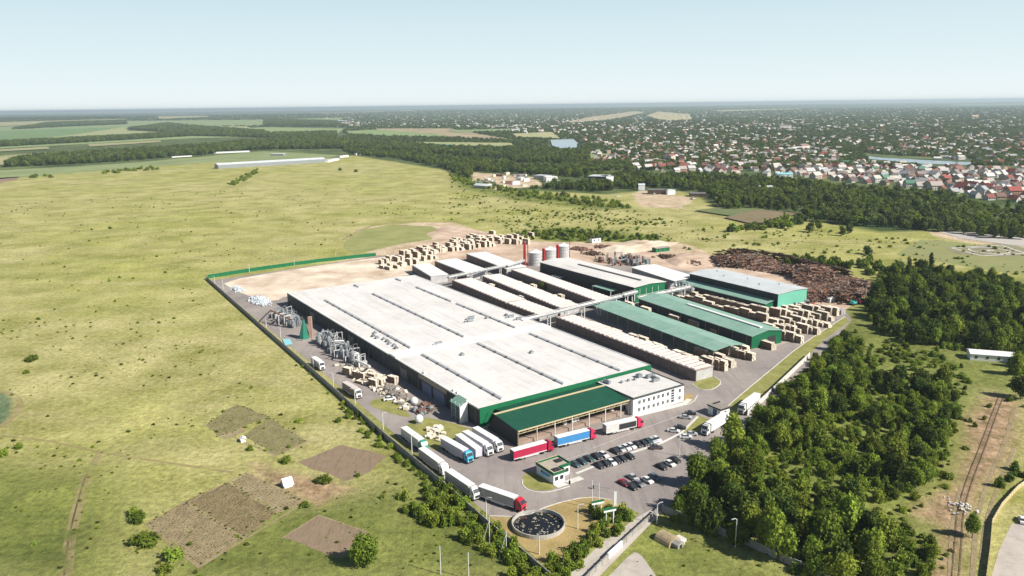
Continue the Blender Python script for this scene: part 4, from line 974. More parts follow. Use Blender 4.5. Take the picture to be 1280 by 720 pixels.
for p, h, lab in (((612, 678), 7.5, 'bare utility pole just outside the meadow wall, upper one'), ((633, 696), 7.5, 'bare utility pole with a strut just outside the meadow wall, lower one'), ((551, 718), 8, 'white utility pole in the meadow at the bottom edge'), ((586, 724), 7.5, 'white utility pole at the bottom edge, nearer the wall')):
    t = thing('utility_pole', lab, 'utility pole', P(*p), 0, 'power line poles in the meadow')
    b = MB(); b.cyl((0, 0, 0), (0, 0, h), .12, .09, 7); b.build('pole', M['pole'], t)
    b = MB(); b.box(-.6, .6, -.06, .06, h - .6, h - .45); b.build('cross_arm', M['metal'], t)
    if 'strut' in lab or 'upper' in lab: b = MB(); b.cyl((-2.0, -1.0, 0), (0, 0, h - 1), .07, .06, 6); b.build('strut', M['pole'], t)
# three bare flagpoles, entrance signs
for p, h, lab in (((740, 636), 9, 'white flagpole left of the small sign'), ((748.5, 633), 7.5, 'white flagpole behind the planting, middle one'), ((767, 652), 9.5, 'thick white flagpole beside the tall sign')):
    t = thing('flagpole', lab, 'flagpole', P(*p), 0); b = MB(); b.cyl((0, 0, 0), (0, 0, h), .13, .08, 6); b.build('pole', M['white'], t)
    if h > 9: b = MB(); b.box(.1, .75, -.04, .04, h - 4.5, h - .2); b.build('banner', M['white'], t)
for p, lab, h in (((747, 643), 'small green topped white sign on posts in the entrance planting', 4.2), ((762, 656), 'taller white and green sign on two posts in the entrance planting', 5)):
    t = thing('entrance_sign', lab, 'sign', P(*p), math.radians(20))
    for x in (-1.1, 1.1): b = MB(); b.cyl((x, 0, 0), (x, 0, h), .12, n=6); b.build('post', M['white'], t)
    b = MB(); b.box(-1.9, 1.9, -.12, .12, h - .9, h); b.build('board', M['white'], t)
    b = MB(); b.box(-1.9, 1.9, -.16, -.12, h - .3, h); b.box(-1.9, 1.9, -.16, .16, h, h + .2); b.build('green_band', M['green_wall'], t)
t = thing('barrier', 'dark boom barrier lying across the entrance lane by the gate house', 'barrier', P(741, 611), math.radians(-20))
b = MB(); b.box(-.3, .3, -.3, .3, 0, 1.1); b.build('motor_box', M['dark'], t)
b = MB(); b.box(.3, 5.5, -.05, .05, .9, 1.02); b.build('boom', M['metal'], t)
t = thing('barrier', 'raised boom barrier post beside the gate house door', 'barrier', P(712, 605), math.radians(-20))
b = MB(); b.box(-.25, .25, -.25, .25, 0, 1.1); b.build('motor_box', M['dark'], t)
b = MB(); b.cyl((0, 0, 1), (-.2, 0, 4.5), .07, n=5); b.build('boom', M['metal'], t)

# ------------------------------------------------------------------ vehicles
_pc = {}
def paint(c, rough=.35):
    if c not in _pc: _pc[c] = mat('paint', c, rough, .16, .7, spec=.5)
    return _pc[c]
def wheel(par, x, y, r, wd):
    b = MB(); b.cyl((x, y, r), (x, y + wd, r), r, r, 12); b.build('wheel', M['tyre'], par)
def truck(p0, p1, cab, side, label, roof=(.78, .77, .75), L=16.0, has_cab=True, rear=None, torn=False, open_top=False):
    """p0 rear bottom centre, p1 front bottom centre (photo points on the ground); true length L kept"""
    a = P(*p0); c = P(*p1); d = (c - a).normalized(); mid = (a + c) / 2; rz = math.atan2(d.y, d.x)
    o = mid - d * (L / 2)
    t = thing('articulated_truck' if has_cab else 'semi_trailer', label, 'truck' if has_cab else 'trailer', o, rz)
    TL = L - 2.9 if has_cab else L
    tr = MB(); tr.box(0, TL, -1.22, 1.22, 1.15, 3.85); tb = tr.build('trailer_box', paint(side), t)
    s = MB(); s.box(-.03, TL + .03, -1.26, 1.26, 3.85, 4.0); s.build('trailer_roof', paint(roof, .6), tb)
    s = MB(); s.box(-.06, -.01, -1.15, 1.15, 1.2, 3.8); s.box(-.09, -.06, -.04, .04, 1.2, 3.8); s.build('rear_door', paint(rear or (.35, .35, .36)), tb)
    s = MB(); s.box(0, TL, -1.27, -1.2, .95, 1.25); s.box(0, TL, 1.2, 1.27, .95, 1.25); s.box(2.6, TL - 3.2, -1.2, -1.1, .5, .95); s.build('side_rail', paint((.62, .62, .62)), t)
    if torn:
        s = MB(); s.box(TL * .42, TL - .3, -1.29, -1.24, 1.3, 3.35); s.build('open_side', M['dark'], tb)  # dark panel over the box stands in for its shaded inside
    s = MB(); s.box(.2, TL - .2, -.45, .45, .75, 1.15)
    if has_cab: s.box(TL - 3, L - .6, -.45, .45, .55, .95)
    s.build('chassis', M['dark'], t)
    for x in (1.6, 2.9, 4.2) + ((TL - 1.6, L - 1.4) if has_cab else ()):
        wheel(t, x, -1.2, .5, .4); wheel(t, x, .8, .5, .4)
    if has_cab:
        x0, x1 = L - 2.25, L
        s = MB(); s.ext([(x0, .6), (x0, 3.3), (x0 + .2, 3.75), (x0 + 1.3, 3.65), (x1 - .15, 2.6), (x1, 1.5), (x1, .45), (x0 + .6, .45)], -1.2, 1.2, 'y'); cb = s.build('cab', paint(cab), t)
        s = MB(); s.add([(x0 + 1.42, -1.05, 3.52), (x0 + 1.42, 1.05, 3.52), (x1 - .10, 1.1, 2.55), (x1 - .10, -1.1, 2.55)], [(0, 3, 2, 1)]); s.add([(x0 + 1.47, -1.05, 3.54), (x0 + 1.47, 1.05, 3.54), (x1 - .05, 1.1, 2.58), (x1 - .05, -1.1, 2.58)], [(0, 3, 2, 1)])
        s.build('windshield', M['glass'], cb)
        s = MB(); s.box(x1 - .02, x1 + .06, -.75, .75, .95, 1.75); s.box(x1 - .05, x1 + .1, -1.22, 1.22, .4, .75); s.build('grille', M['dark'], cb)
        for y in (-1.21, 1.17): s = MB(); s.box(x0 + .9, x1 - .35, y, y + .05, 2.0, 2.75); s.build('side_window', M['glass'], cb)
        for y in (-1.1, .8): s = MB(); s.box(x1 + .05, x1 + .12, y, y + .3, .8, 1.0); s.build('headlight', M['plaster'], cb)
        for y in (-1.55, 1.3): s = MB(); s.box(x1 - .35, x1 - .2, y, y + .25, 2.1, 2.8); s.build('mirror', M['dark'], cb)
        s = MB(); s.box(x0 + .1, x0 + .9, -1.0, 1.0, 3.72, 3.98); s.build('roof_deflector', paint(cab), cb)
    return t
WHT = (.76, .76, .75); GRY = (.40, .38, .36)
truck((509, 549), (528, 563), (.05, .32, .22), (.50, .52, .52), 'white semi-trailer truck with a green cab, beside the loose pallets')
truck((529, 574), (556, 594), WHT, (.36, .34, .33), 'white truck with a trailer greyed for shade at the meadow wall, second in its line')  # trailer sides darkened, their shade put into the paint
truck((562, 602), (595.5, 625), WHT, (.36, .345, .33), 'white truck with a trailer greyed for shade waiting just behind the red-cabbed one')  # white trailer, side colour lowered to carry its shade
truck((604, 622), (652, 639), (.62, .02, .05), (.34, .33, .32), 'truck with a bright red cab and white trailer heading the queue above the pond')  # sides of the white trailer painted dark in place of shade
truck((557, 561), (586, 578), (.06, .42, .60), (.42, .42, .48), 'truck with a turquoise blue cab, leftmost of the four parked side by side')
truck((574, 556), (598, 574), WHT, (.55, .55, .62), 'white trailer without a cab, between the blue-cabbed truck and a white truck', L=14.5, has_cab=False, rear=(.7, .7, .7))
truck((583, 552), (612, 570), (.74, .74, .74), (.60, .60, .64), 'white truck, third of the four parked side by side')
truck((595, 547), (625, 565.5), (.78, .78, .78), (.60, .60, .64), 'white truck nearest the canopy, last of the four parked side by side')
truck((641, 576), (689, 562.5), (.40, .01, .05), (.42, .02, .07), 'truck with a crimson curtain-sided trailer and dark red cab in front of the canopy', rear=(.05, .04, .05))
truck((696, 559), (742, 547.5), (.62, .03, .10), (.05, .24, .52), 'truck with a bright blue curtain-sided trailer and pinkish red cab')
truck((758, 543), (799, 533.5), (.66, .03, .10), (.60, .59, .57), 'white trailer with its side curtain half open behind a red cab, nearest the office', torn=True)
truck((430, 487), (451, 500), WHT, (.20, .16, .15), 'truck with a dark brown-sided trailer on the service road by the meadow wall', roof=(.62, .56, .52), L=13)
truck((391, 455), (405, 464.5), WHT, (.35, .35, .38), 'short white box truck below the filter battery', L=10.5)
truck((909, 527), (878, 546), (.74, .74, .74), (.74, .74, .72), 'white truck parked on the right below the weigh hut, facing the car park')
truck((950, 500), (921, 522), (.74, .74, .74), (.74, .74, .72), 'white truck half hidden by trees, behind the one at the weigh hut')

def make_car():
    t = thing('parked_car', '', 'car', (0, 0, -50), 0)
    b = MB(); b.ext([(-2.2, .3), (-2.2, .85), (-1.9, .98), (-1.1, 1.0), (1.0, .98), (1.9, .82), (2.2, .6), (2.2, .3)], -.86, .86, 'y'); b.build('body', M['white'], t)
    b = MB(); v = [(-1.6, .98), (-1.1, 1.40), (.35, 1.42), (1.15, .98)]
    b.add([(x, -.82 if z < 1 else -.68, z) for x, z in v] + [(x, .82 if z < 1 else .68, z) for x, z in v], [(0, 1, 2, 3), (7, 6, 5, 4), (0, 4, 5, 1), (2, 6, 7, 3)]); b.build('windows', M['glass'], t)
    b = MB(); b.box(-1.05, .32, -.67, .67, 1.40, 1.47); b.build('roof', M['white'], t)
    for x in (-1.35, 1.35):
        for y in (-.9, .68): b = MB(); b.cyl((x, y, .32), (x, y + .22, .32), .32, n=10); b.build('wheel', M['tyre'], t)
    for y in (-.8, .5): b = MB(); b.box(2.16, 2.22, y, y + .3, .58, .72); b.build('headlight', M['plaster'], t)
    return t
car0 = make_car(); car_used = [False]
_cm = {}
def car(p, col, label, rz=None, group=None, sc=1.0):
    global car0
    loc = P(*p); rz = HA + math.pi + R.uniform(-.05, .05) if rz is None else rz
    if not car_used[0]:
        t = car0; t.location = loc; t.rotation_euler.z = rz; t['label'] = label; car_used[0] = True
        if group: t['group'] = group
    else: t = dup(car0, loc, rz, label)
    t.scale = (sc,) * 3
    if group: t['group'] = group
    elif 'group' in t: del t['group']
    for ch in t.children:
        if ch.name.startswith(('body', 'roof')):
            k = (ch.name.split('.')[0], col)
            if k not in _cm:
                me = ch.data.copy(); me.materials.clear(); me.materials.append(paint(col)); _cm[k] = me
            ch.data = _cm[k]
    return t
K = (.035, .035, .04); SV = (.45, .46, .47); WT = (.75, .75, .75); DB = (.05, .09, .10)
CW = 'cars parked in the row along the kerb'
UPROW = [((719, 582), DB, 'dark teal car at the gate house end of the upper kerb row'), ((727.5, 578.5), DB, 'dark teal car, second from the gate house in the upper kerb row'), ((736, 575), DB, 'dark car, third from the gate house in the upper kerb row'),
         ((745.5, 572), K, 'black car left of a white one in the upper kerb row'), ((754, 570), WT, 'white car at the right end of the first cluster in the upper kerb row'),
         ((769, 565.5), K, 'black car at the left end of the second upper cluster'), ((775.5, 563), SV, 'silver car beside the black one in the second upper cluster'), ((782, 561), WT, 'white car, first of two white ones in the second upper cluster'), ((788.5, 559), WT, 'white car right next to the two black ones in the upper row'),
         ((796.5, 557), K, 'black car right of the white ones in the upper kerb row'), ((804, 555.5), K, 'black car, fourth from the right end of the upper kerb row'), ((810, 553.5), DB, 'dark car with a bright windscreen near the right end of the upper row'), ((815, 552), SV, 'silver car, second from the right end of the upper row'), ((820, 550.5), WT, 'white car at the right end of the upper kerb row')]
LOWROW = [((749, 583.5), K, 'black car at the left end of the lower kerb row'), ((757, 581), K, 'black car beside the white one in the lower kerb row'), ((764, 579.5), WT, 'white car in the lower kerb row'), ((770.5, 577.5), K, 'black car right of the white one in the lower kerb row'),
          ((777.5, 575), K, 'black car, second from the right end of the lower kerb row'), ((787, 572), K, 'dark car at the right end of the lower kerb row')]
for p, c, lab in UPROW + LOWROW: car(p, c, lab, group=CW)
car((820.5, 561), (.09, .075, .07), 'dark brown car standing alone just below the kerb', rz=math.radians(2))
car((842, 540), WT, 'white car alone on the open asphalt left of the verge kerb', rz=math.radians(-20))
car((850, 536), K, 'black car beside the lone white one at the verge kerb', rz=math.radians(-20))
car((857, 547.5), WT, 'white car below the verge tip, near the parked white truck', rz=math.radians(-5))
car((864, 544), SV, 'silver car behind the white one below the verge tip', rz=math.radians(-5))
car((857, 523), SV, 'silver estate car above the verge, near the weigh hut', rz=math.radians(-15))
car((863, 518), K, 'black car next to the silver estate near the weigh hut', rz=math.radians(-10))
for p, c, lab in (((827, 585), K, 'black car left of the white one at the forest edge'), ((837, 581), WT, 'white car parked between two dark ones at the forest edge'), ((844, 576.5), K, 'black car under the trees, right of the white one'),
                  ((791, 598.5), SV, 'silver car above the red one'), ((780, 605.5), (.35, .015, .04), 'dark red car nearest the entrance'), ((790, 610), K, 'black car right beside the red one'), ((798, 606.5), (.2, .2, .22), 'dark grey car in the shade, right of the black one by the red car'),
                  ((809, 602), WT, 'white car with a dark windscreen between two rows near the forest'), ((818, 598), (.10, .14, .17), 'slate blue car right of the white one near the forest')):
    car(p, c, lab)
car((1278, 652), WT, 'white car at the right edge of the picture beside the slatted fence', rz=math.radians(65))
car((487, 500), WT, 'white van on the service road by the timber offcuts', rz=math.radians(20), sc=1.15)
car((963, 494), K, 'dark car in the tree shade beyond the white wall', rz=math.radians(40))
# far service-yard vehicles
for p, lab in (((772, 246), 'white car at the far building yard, left'), ((818, 243), 'white car in front of the far dark hall'), ((866, 249), 'white van at the right end of the far yard')):
    car(p, WT, lab, rz=R.uniform(0, 3), sc=1.9 if 'van' in lab else 1.4)

# ------------------------------------------------------------------ timber stacks
def stack_mesh(lx, ly, nh, seed, bh=1.15, loose=0):
    """bundles of planks with bearers between; x along planks"""
    rq = random.Random(seed); b = MB(); ny = max(1, round(ly / 1.2)); z = .15
    b.box(-lx / 2, -lx / 2 + .15, -ly / 2, ly / 2, 0, .15); b.box(lx / 2 - .15, lx / 2, -ly / 2, ly / 2, 0, .15)
    for k in range(nh):
        for j in range(ny):
            if k == nh - 1 and rq.random() < loose: continue
            y0 = -ly / 2 + j * ly / ny; dx = rq.uniform(-.18, .18)
            b.box(-lx / 2 + dx, lx / 2 + dx, y0 + .05, y0 + ly / ny - .05, z, z + bh - .12)
        b.box(-lx * .3, -lx * .3 + .12, -ly / 2 + .1, ly / 2 - .1, z + bh - .12, z + bh); b.box(lx * .3, lx * .3 + .12, -ly / 2 + .1, ly / 2 - .1, z + bh - .12, z + bh)
        z += bh
    me = b.mesh('timber_stack'); me.materials.append(M['wood']); me.materials.append(M['wood_shaded_side'])
    for f in me.polygons:
        if abs(f.normal.y) > .7: f.material_index = 1          # long sides: weathered, with gap shade and the unlit side put into the colour
    return me
SM = [stack_mesh(6.5, 2.4, 3, 1), stack_mesh(6.5, 3.6, 2, 2, loose=.3), stack_mesh(4.5, 2.4, 3, 3), stack_mesh(7, 2.4, 4, 4, loose=.3), stack_mesh(7, 3.6, 3, 5, loose=.2), stack_mesh(3, 1.2, 2, 6), stack_mesh(4, 3.6, 1, 7)]
NST = [0]
ORD = 'first second third fourth fifth sixth seventh eighth ninth tenth eleventh twelfth thirteenth fourteenth fifteenth sixteenth seventeenth eighteenth nineteenth twentieth twenty-first twenty-second twenty-third twenty-fourth'.split()
def stacks(a, c, n, lab, grp, kinds=(0, 1, 3), rot=0.0, jit=.6, prob=1.0):
    """a row of stacks from photo point a (left) to c (right); each label counts along the row"""
    pa, pc = P(*a), P(*c); d = (pc - pa); i = 0
    for k in range(n):
        if R.random() > prob: continue
        p = pa + d * ((k + .5) / n) + Vector((R.uniform(-jit, jit), R.uniform(-jit, jit), 0))
        o = link('timber_stack', R.choice([SM[q] for q in kinds])); o.location = p; o.rotation_euler.z = FROT + math.pi / 2 + rot + R.uniform(-.04, .04)
        tag(o, (ORD[i] + ' timber stack from the left in ' + lab) if n > 1 else lab, 'timber stack', grp); NST[0] += 1; i += 1
G1 = 'timber stacks between the ribbed kiln and the open shed'
stacks((708, 402), (775, 425), 6, 'the shaded strip behind the ribbed kiln, left part', G1, (2, 3, 0), prob=.95)
stacks((790, 428), (862, 453), 8, 'the shaded strip behind the ribbed kiln, right part', G1, (0, 2, 3), prob=.9)
G2 = 'timber stacks at the near end of the open shed'
stacks((862, 455), (905, 462), 5, 'the front row at the open shed end', G2, (0, 3, 4))
stacks((872, 446), (915, 458), 4, 'the middle row at the open shed end', G2, (0, 3, 4))
stacks((882, 438), (930, 443), 6, 'the shaded row under the open shed end', G2, (0, 3, 4))
stacks((895, 440), (940, 450), 5, 'the rear row at the open shed end', G2, (0, 2, 3))
stacks((780, 386), (930, 430), 12, 'the lane between the two long green roofs', 'timber stacks between the two green sheds', (2, 3), prob=.6)
stacks((952, 434), (967, 437), 1, 'tall single timber stack at the gate of the green shed', None, (4,))
G3 = 'timber stacks between the green shed and the sawmill'
for (a, c, n, w_) in (((842, 372), (957, 402), 18, 'row nearest the green shed'), ((848, 366), (955, 394), 17, 'middle row by the sawmill lean-to'), ((862, 364), (962, 389), 15, 'row nearest the sawmill lean-to')):
    stacks(a, c, n, 'the ' + w_, G3, (0, 3, 4, 1), prob=.9)
G4 = 'timber stacks in rows before the forest edge'
for (a, c, n, w_) in (((958, 412), (1020, 417), 9, 'second row'), ((964, 403), (1034, 408), 10, 'third row'), ((966, 395), (1038, 400), 10, 'fourth row'), ((975, 388), (1044, 394), 9, 'rearmost row'), ((960, 421), (1000, 428), 4, 'front row')):
    stacks(a, c, n, 'the ' + w_ + ' before the forest edge', G4, (0, 4, 3, 1), jit=.3)
G5 = 'timber stacks behind the hall at the dirt yard'
for (a, c, n, w_) in (((474, 331), (560, 313), 15, 'row behind the hall corner'), ((484, 338), (545, 322), 9, 'row nearest the leftmost kiln block'), ((500, 321), (640, 296), 22, 'long middle row behind the kiln blocks'), ((540, 317), (655, 302), 18, 'row touching the white kiln blocks'), ((560, 310), (665, 296.5), 16, 'row at the dirt bank'), ((600, 303), (668, 306), 9, 'row left of the red chimney'), ((480, 326), (600, 300), 16, 'second long row on the dirt yard'), ((520, 312), (620, 294), 12, 'outermost row at the dirt bank'), ((475, 336), (530, 328), 8, 'row closest to the hall roof edge'), ((560, 306), (640, 299), 10, 'short row near the grass bank')):
    stacks(a, c, n, 'the ' + w_, G5, (0, 1, 3, 2), rot=.1, jit=1.6, prob=.86)
G6 = 'low timber stacks on the lanes between the kiln rows'
for (a, c, n, w_) in (((592, 353), (668, 383), 8, 'lane behind the kiln nearest the hall'), ((640, 352), (715, 380), 9, 'lane before the kiln nearest the store'), ((648, 397), (690, 400), 2, 'gap under the conveyor bridge'), ((624, 345), (640, 352), 2, 'gap under the pipe bridge')):
    stacks(a, c, n, 'the ' + w_, G6, (2, 5, 6), prob=.8)
for (a, c, n, w_) in (((434, 466), (474, 480), 12, 'middle line of offcuts by the shaded wall'), ((440, 472), (480, 486), 10, 'road-side line of offcuts by the shaded wall'), ((450, 462), (492, 480), 6, 'wall-side line of offcuts by the shaded wall')):
    stacks(a, c, n, 'the ' + w_, 'offcut piles along the service road', (5, 6, 2), rot=.4, jit=1.5, prob=.7)
# scattered pallets
G7 = 'loose pallets and scrap timber beside the green-cabbed truck'
for k in range(34):
    p = P(R.uniform(531, 556), R.uniform(535, 551)); 
    if k > 22: p = P(R.uniform(494, 518), R.uniform(503, 517))
    b = MB(); s_ = R.uniform(.6, 1.1)
    for j in range(5): b.box(-s_, s_, -s_ + j * s_ * .42, -s_ + j * s_ * .42 + s_ * .3, .25, .32)
    for j in (-s_, 0, s_ - .12): b.box(j, j + .12, -s_, s_, .0, .25)
    for q in range(R.randint(0, 3)): b.box(-s_, s_, -s_, s_, .33 + q * .3, .55 + q * .3)
    o = b.build('pallet', M['wood']); o.location = p; o.rotation_euler = (R.uniform(-.15, .15), R.uniform(-.1, .1), R.uniform(0, 3)); o.location.z += .1
    tag(o, 'loose wooden pallet in the scatter beside the green-cabbed truck' if k <= 22 else 'loose wooden pallet in the scatter left of the white tank', 'pallet', G7 if k <= 22 else 'loose pallets by the service road')
def tank(p, r, lab):
    t = thing('round_tank', lab, 'tank', P(*p), 0); b = MB(); b.blob((0, 0, r + .2), r, r, r, 14, 8); b.build('vessel', M['plaster'], t)
    b = MB(); b.box(-r * .7, r * .7, -r * .7, r * .7, 0, .5); b.build('cradle', M['metal'], t)
tank((524, 529), 1.6, 'white round tank on the grass edge above the green-cabbed truck'); tank((518, 506), 1.5, 'white round tank in front of the shaded wall, beside the scrap')
tank((497, 492), 1.2, 'white bulk bag standing in front of the shaded wall near the white van')
t = plant('scrap_heap', 'brown scrap heap in the shade left of the stair tower', 'scrap heap', (530, 514), (4, 3.5), 14, 31, .6, 2.2, mats=('brick', 'metal', 'bark', 'old_wood'))
# bales and bags
def heap(name, label, cat, p, ext, n, smin, smax, m, seed, rz=FROT, hh=1.6, kind='stuff', cols=None, long=1.0):
    rq = random.Random(seed); b = MB()
    if cols: b.col = cols[0]
    for k in range(n):
        x, y = rq.gauss(0, ext[0] * .45), rq.gauss(0, ext[1] * .45); s_ = rq.uniform(smin, smax)
        z = max(0, hh * (1 - math.hypot(x / ext[0] / 1.2, y / ext[1] / 1.2))) * rq.random()
        if cols: b.col = rq.choice(cols)
        b.rbox(x, y, z, s_ * long * rq.uniform(.7, 1.5), s_ * rq.uniform(.6, 1.2), s_ * rq.uniform(.5, 1), rq.uniform(0, 3.14), rq.uniform(-.5, .5))
    o = b.build(name, M[m]); o.location = P(*p); o.rotation_euler.z = rz; tag(o, label, cat, kind=kind); return o
heap('bale_heap', 'small heap of bluish white plastic bales at the far left of the yard', 'bale heap', (297, 362), (3, 8), 130, .5, 1.3, 'plastic', 41)
heap('bale_heap', 'larger heap of bluish white plastic bales before the left filter battery', 'bale heap', (325, 377), (5, 14), 300, .5, 1.3, 'plastic', 42)
heap('offcuts', 'pale scattered timber offcuts in the strip between the service road and the shaded wall', 'offcuts', (466, 476), (5, 20), 420, .25, 1.2, 'wood', 70, hh=1.2, long=1.8)
heap('offcuts', 'dark clutter in the shade right under the wall of the great hall', 'clutter', (494, 492), (3, 16), 200, .4, 1.6, 'old_wood', 71, hh=1.4, long=1.5)
heap('rubble', 'pale broken concrete lumps across the track at the lower right', 'rubble', (1200, 634), (4.5, 8), 46, .15, .75, 'concrete_pale', 43, rz=0, hh=.5)
for k, (p_, n_) in enumerate((((742, 318), 'left of the boiler plant'), ((758, 310), 'behind the boiler plant, beside the dark cabin'), ((835, 322), 'between the boiler plant and the mulch heap'), ((725, 312), 'right behind the silos'), ((868, 330), 'behind the sawmill roof'))):
    heap('scrap_pile', 'brown heap of wood waste on the dirt ' + n_, 'waste heap', p_, (6, 9), 160, .3, 1.6, 'brick' if k % 2 else 'bark', 60 + k, hh=1.5, long=1.6)
heap('rubble', 'pale stones at the rim of the pond planting', 'rubble', (768, 665), (2, 2), 16, .3, .8, 'concrete_pale', 44, hh=.2)
o = sheet('cover_sheet', [(353, 425), (362, 424), (366, 431), (357, 433)], .4, M['blue_sheet'], kind='stuff'); del o['kind']; tag(o, 'pale blue sheet lying on the road beside the meadow wall', 'sheet')
# red, green machines near the log pile
def machine(name, label, cat, p, c, rz, lx=5, boom=True):
    t = thing(name, label, cat, P(*p), rz)
    b = MB(); b.box(-lx / 2, lx / 2, -1.2, 1.2, .9, 1.9); b.box(-lx / 2, -lx / 2 + 1.6, -1.1, 1.1, 1.9, 2.6); b.build('body', paint(c), t)
    b = MB(); b.box(.1, 1.7, -.9, .9, 1.9, 3.3); b.build('operator_cab', M['glass'], t)
    for x in (-lx / 3, lx / 3):
        for y in (-1.4, .9): wheel(t, x, y, .75, .5)
    if boom: b = MB(); b.tube([(1.8, 0, 1.8), (4.5, 0, 4.6), (7.2, 0, 2.2)], .25, 6); b.build('boom', paint(c), t); b = MB(); b.box(6.8, 7.6, -.8, .8, 1.2, 2.2); b.build('grapple', M['dark'], t)
machine('log_loader', 'dark green log loader beside the mint gable of the sawmill', 'loader', (1000, 381), (.03, .12, .08), 1.0)
machine('log_loader', 'red log loader among the scrap right of the sawmill', 'loader', (1012, 384), (.45, .05, .04), 2.2)
machine('tractor', 'turquoise machine at the end of the timber rows beside the forest', 'tractor', (1067, 381), (.08, .50, .50), .7, 5, False)
machine('log_loader', 'red-armed machine next to the turquoise one', 'loader', (1076, 380), (.60, .03, .08), .4, 4)
plant('sorting_line', 'dark log sorting machinery between the sawmill gable and the timber rows', 'machinery', (1010, 388), (9, 12), 26, 51, .8, 3.2, mats=('bark', 'brick', 'old_wood', 'metal'))
hut('site_cabin', 'small white site cabin in front of the sorting machinery', 'cabin', (1036, 377), 5, 5, 2.6, .4, 'plaster', 'trim_white', FROT)
hut('site_cabin', 'pale metal cabin at the edge of the timber rows close to the forest', 'cabin', (1046, 391), 3.5, 8, 2.4, .4, 'metal_pale', 'metal_pale', FROT)
hut('site_cabin', 'dark cabin with a white gable on the dirt behind the boiler plant', 'cabin', (744, 303), 4, 9, 4, .3, 'plaster', 'dark', FROT + 1.5)
hut('site_cabin', 'low green and white cabin at the edge of the back dirt yard', 'cabin', (826, 314), 5, 14, 3.2, .5, 'green_wall', 'kiln_roof', FROT + 1.5)

# log pile: countless logs
def logs():
    rq = random.Random(77); b = MB()
    poly = [G(*q) for q in ((890, 323), (905, 318), (960, 325), (1000, 333), (1040, 343), (1072, 350), (1086, 362), (1080, 376), (1058, 382), (1040, 377), (1016, 380), (1010, 364), (985, 345), (930, 336), (900, 334))]
    xs = [p[0] for p in poly]; ys = [p[1] for p in poly]
    cols = [(.13, .07, .05), (.20, .10, .065), (.08, .05, .04), (.30, .17, .11), (.26, .21, .17), (.05, .035, .03)]
    def h(x, y):
        return max(.25, 2.4 + 2.6 * math.sin(x * .10 + .5) * math.cos(y * .085) + 1.6 * math.sin(x * .05 - y * .09))
    n = 0
    while n < 5600:
        x, y = rq.uniform(min(xs), max(xs)), rq.uniform(min(ys), max(ys))
        if not inside(x, y, poly): continue
        n += 1; b.col = rq.choice(cols); L_ = rq.uniform(2, 6); r_ = rq.uniform(.16, .4); a_ = rq.choice((FROT, FROT + 1.2, 0)) + rq.gauss(0, .5)
        z = max(.1, h(x, y)) * rq.random() ** .6; b.rbox(x, y, z, L_, r_ * 2, r_ * 1.7, a_, rq.gauss(0, .12))
    # dark stacked row behind
    line = [G(*q) for q in ((895, 322), (930, 318), (975, 325), (1020, 336), (1062, 347))]
    for p_, q_ in zip(line, line[1:]):
        m_ = int(math.hypot(q_[0] - p_[0], q_[1] - p_[1]) * 5)
        for k in range(m_):
            f = rq.random(); b.col = rq.choice(cols[:3] + cols[5:]); b.rbox(p_[0] + (q_[0] - p_[0]) * f + rq.gauss(0, 1.2), p_[1] + (q_[1] - p_[1]) * f + rq.gauss(0, 1.2), rq.uniform(0, 4.6), 4.5, .55, .5, FROT + 1.57 + rq.gauss(0, .1))
    o = b.build('log_pile', M['log_mix']); tag(o, 'vast dark brown heap of logs and bark behind the sawmill', 'log pile', kind='stuff')
logs()
def mound(name, label, pxs, h, m, seed):
    poly = [G(*q) for q in pxs]; xs = [p[0] for p in poly]; ys = [p[1] for p in poly]; N = 46; rq = random.Random(seed)
    X, Y = np.meshgrid(np.linspace(min(xs), max(xs), N), np.linspace(min(ys), max(ys), N)); D = sdist(X, Y, poly)
    ph = [rq.uniform(0, 6) for _ in range(4)]
    Z = h * np.clip(D / 8, 0, 1) ** .7 * (.65 + .35 * np.sin(X * .12 + ph[0]) * np.cos(Y * .1 + ph[1]) + .15 * np.sin(X * .4 + ph[2]) * np.sin(Y * .45 + ph[3])) - .12
    me = bpy.data.meshes.new(name); me.from_pydata(np.stack([X, Y, Z], -1).reshape(-1, 3).tolist(), [], [(i * N + j, i * N + j + 1, (i + 1) * N + j + 1, (i + 1) * N + j) for i in range(N - 1) for j in range(N - 1) if max(D[i, j], D[i + 1, j + 1], D[i, j + 1], D[i + 1, j]) > -3])
    for f in me.polygons: f.use_smooth = True
    me.materials.append(M[m]); o = link(name, me); tag(o, label, 'earth heap')
mound('earth_heap', 'long pale heap of sawdust and sand behind the boiler plant', [(745, 312), (790, 300), (850, 303), (830, 312), (780, 318)], 3.0, 'sand', 1)
mound('earth_heap', 'reddish bark mulch heap left of the log pile', [(830, 325), (850, 316), (895, 320), (890, 334), (845, 334)], 2.6, 'dirt', 2)
mound('earth_heap', 'bare earth bank at the far end of the timber rows', [(530, 292), (560, 282), (600, 288), (640, 297), (600, 302), (550, 303)], 2.0, 'dirt', 3)

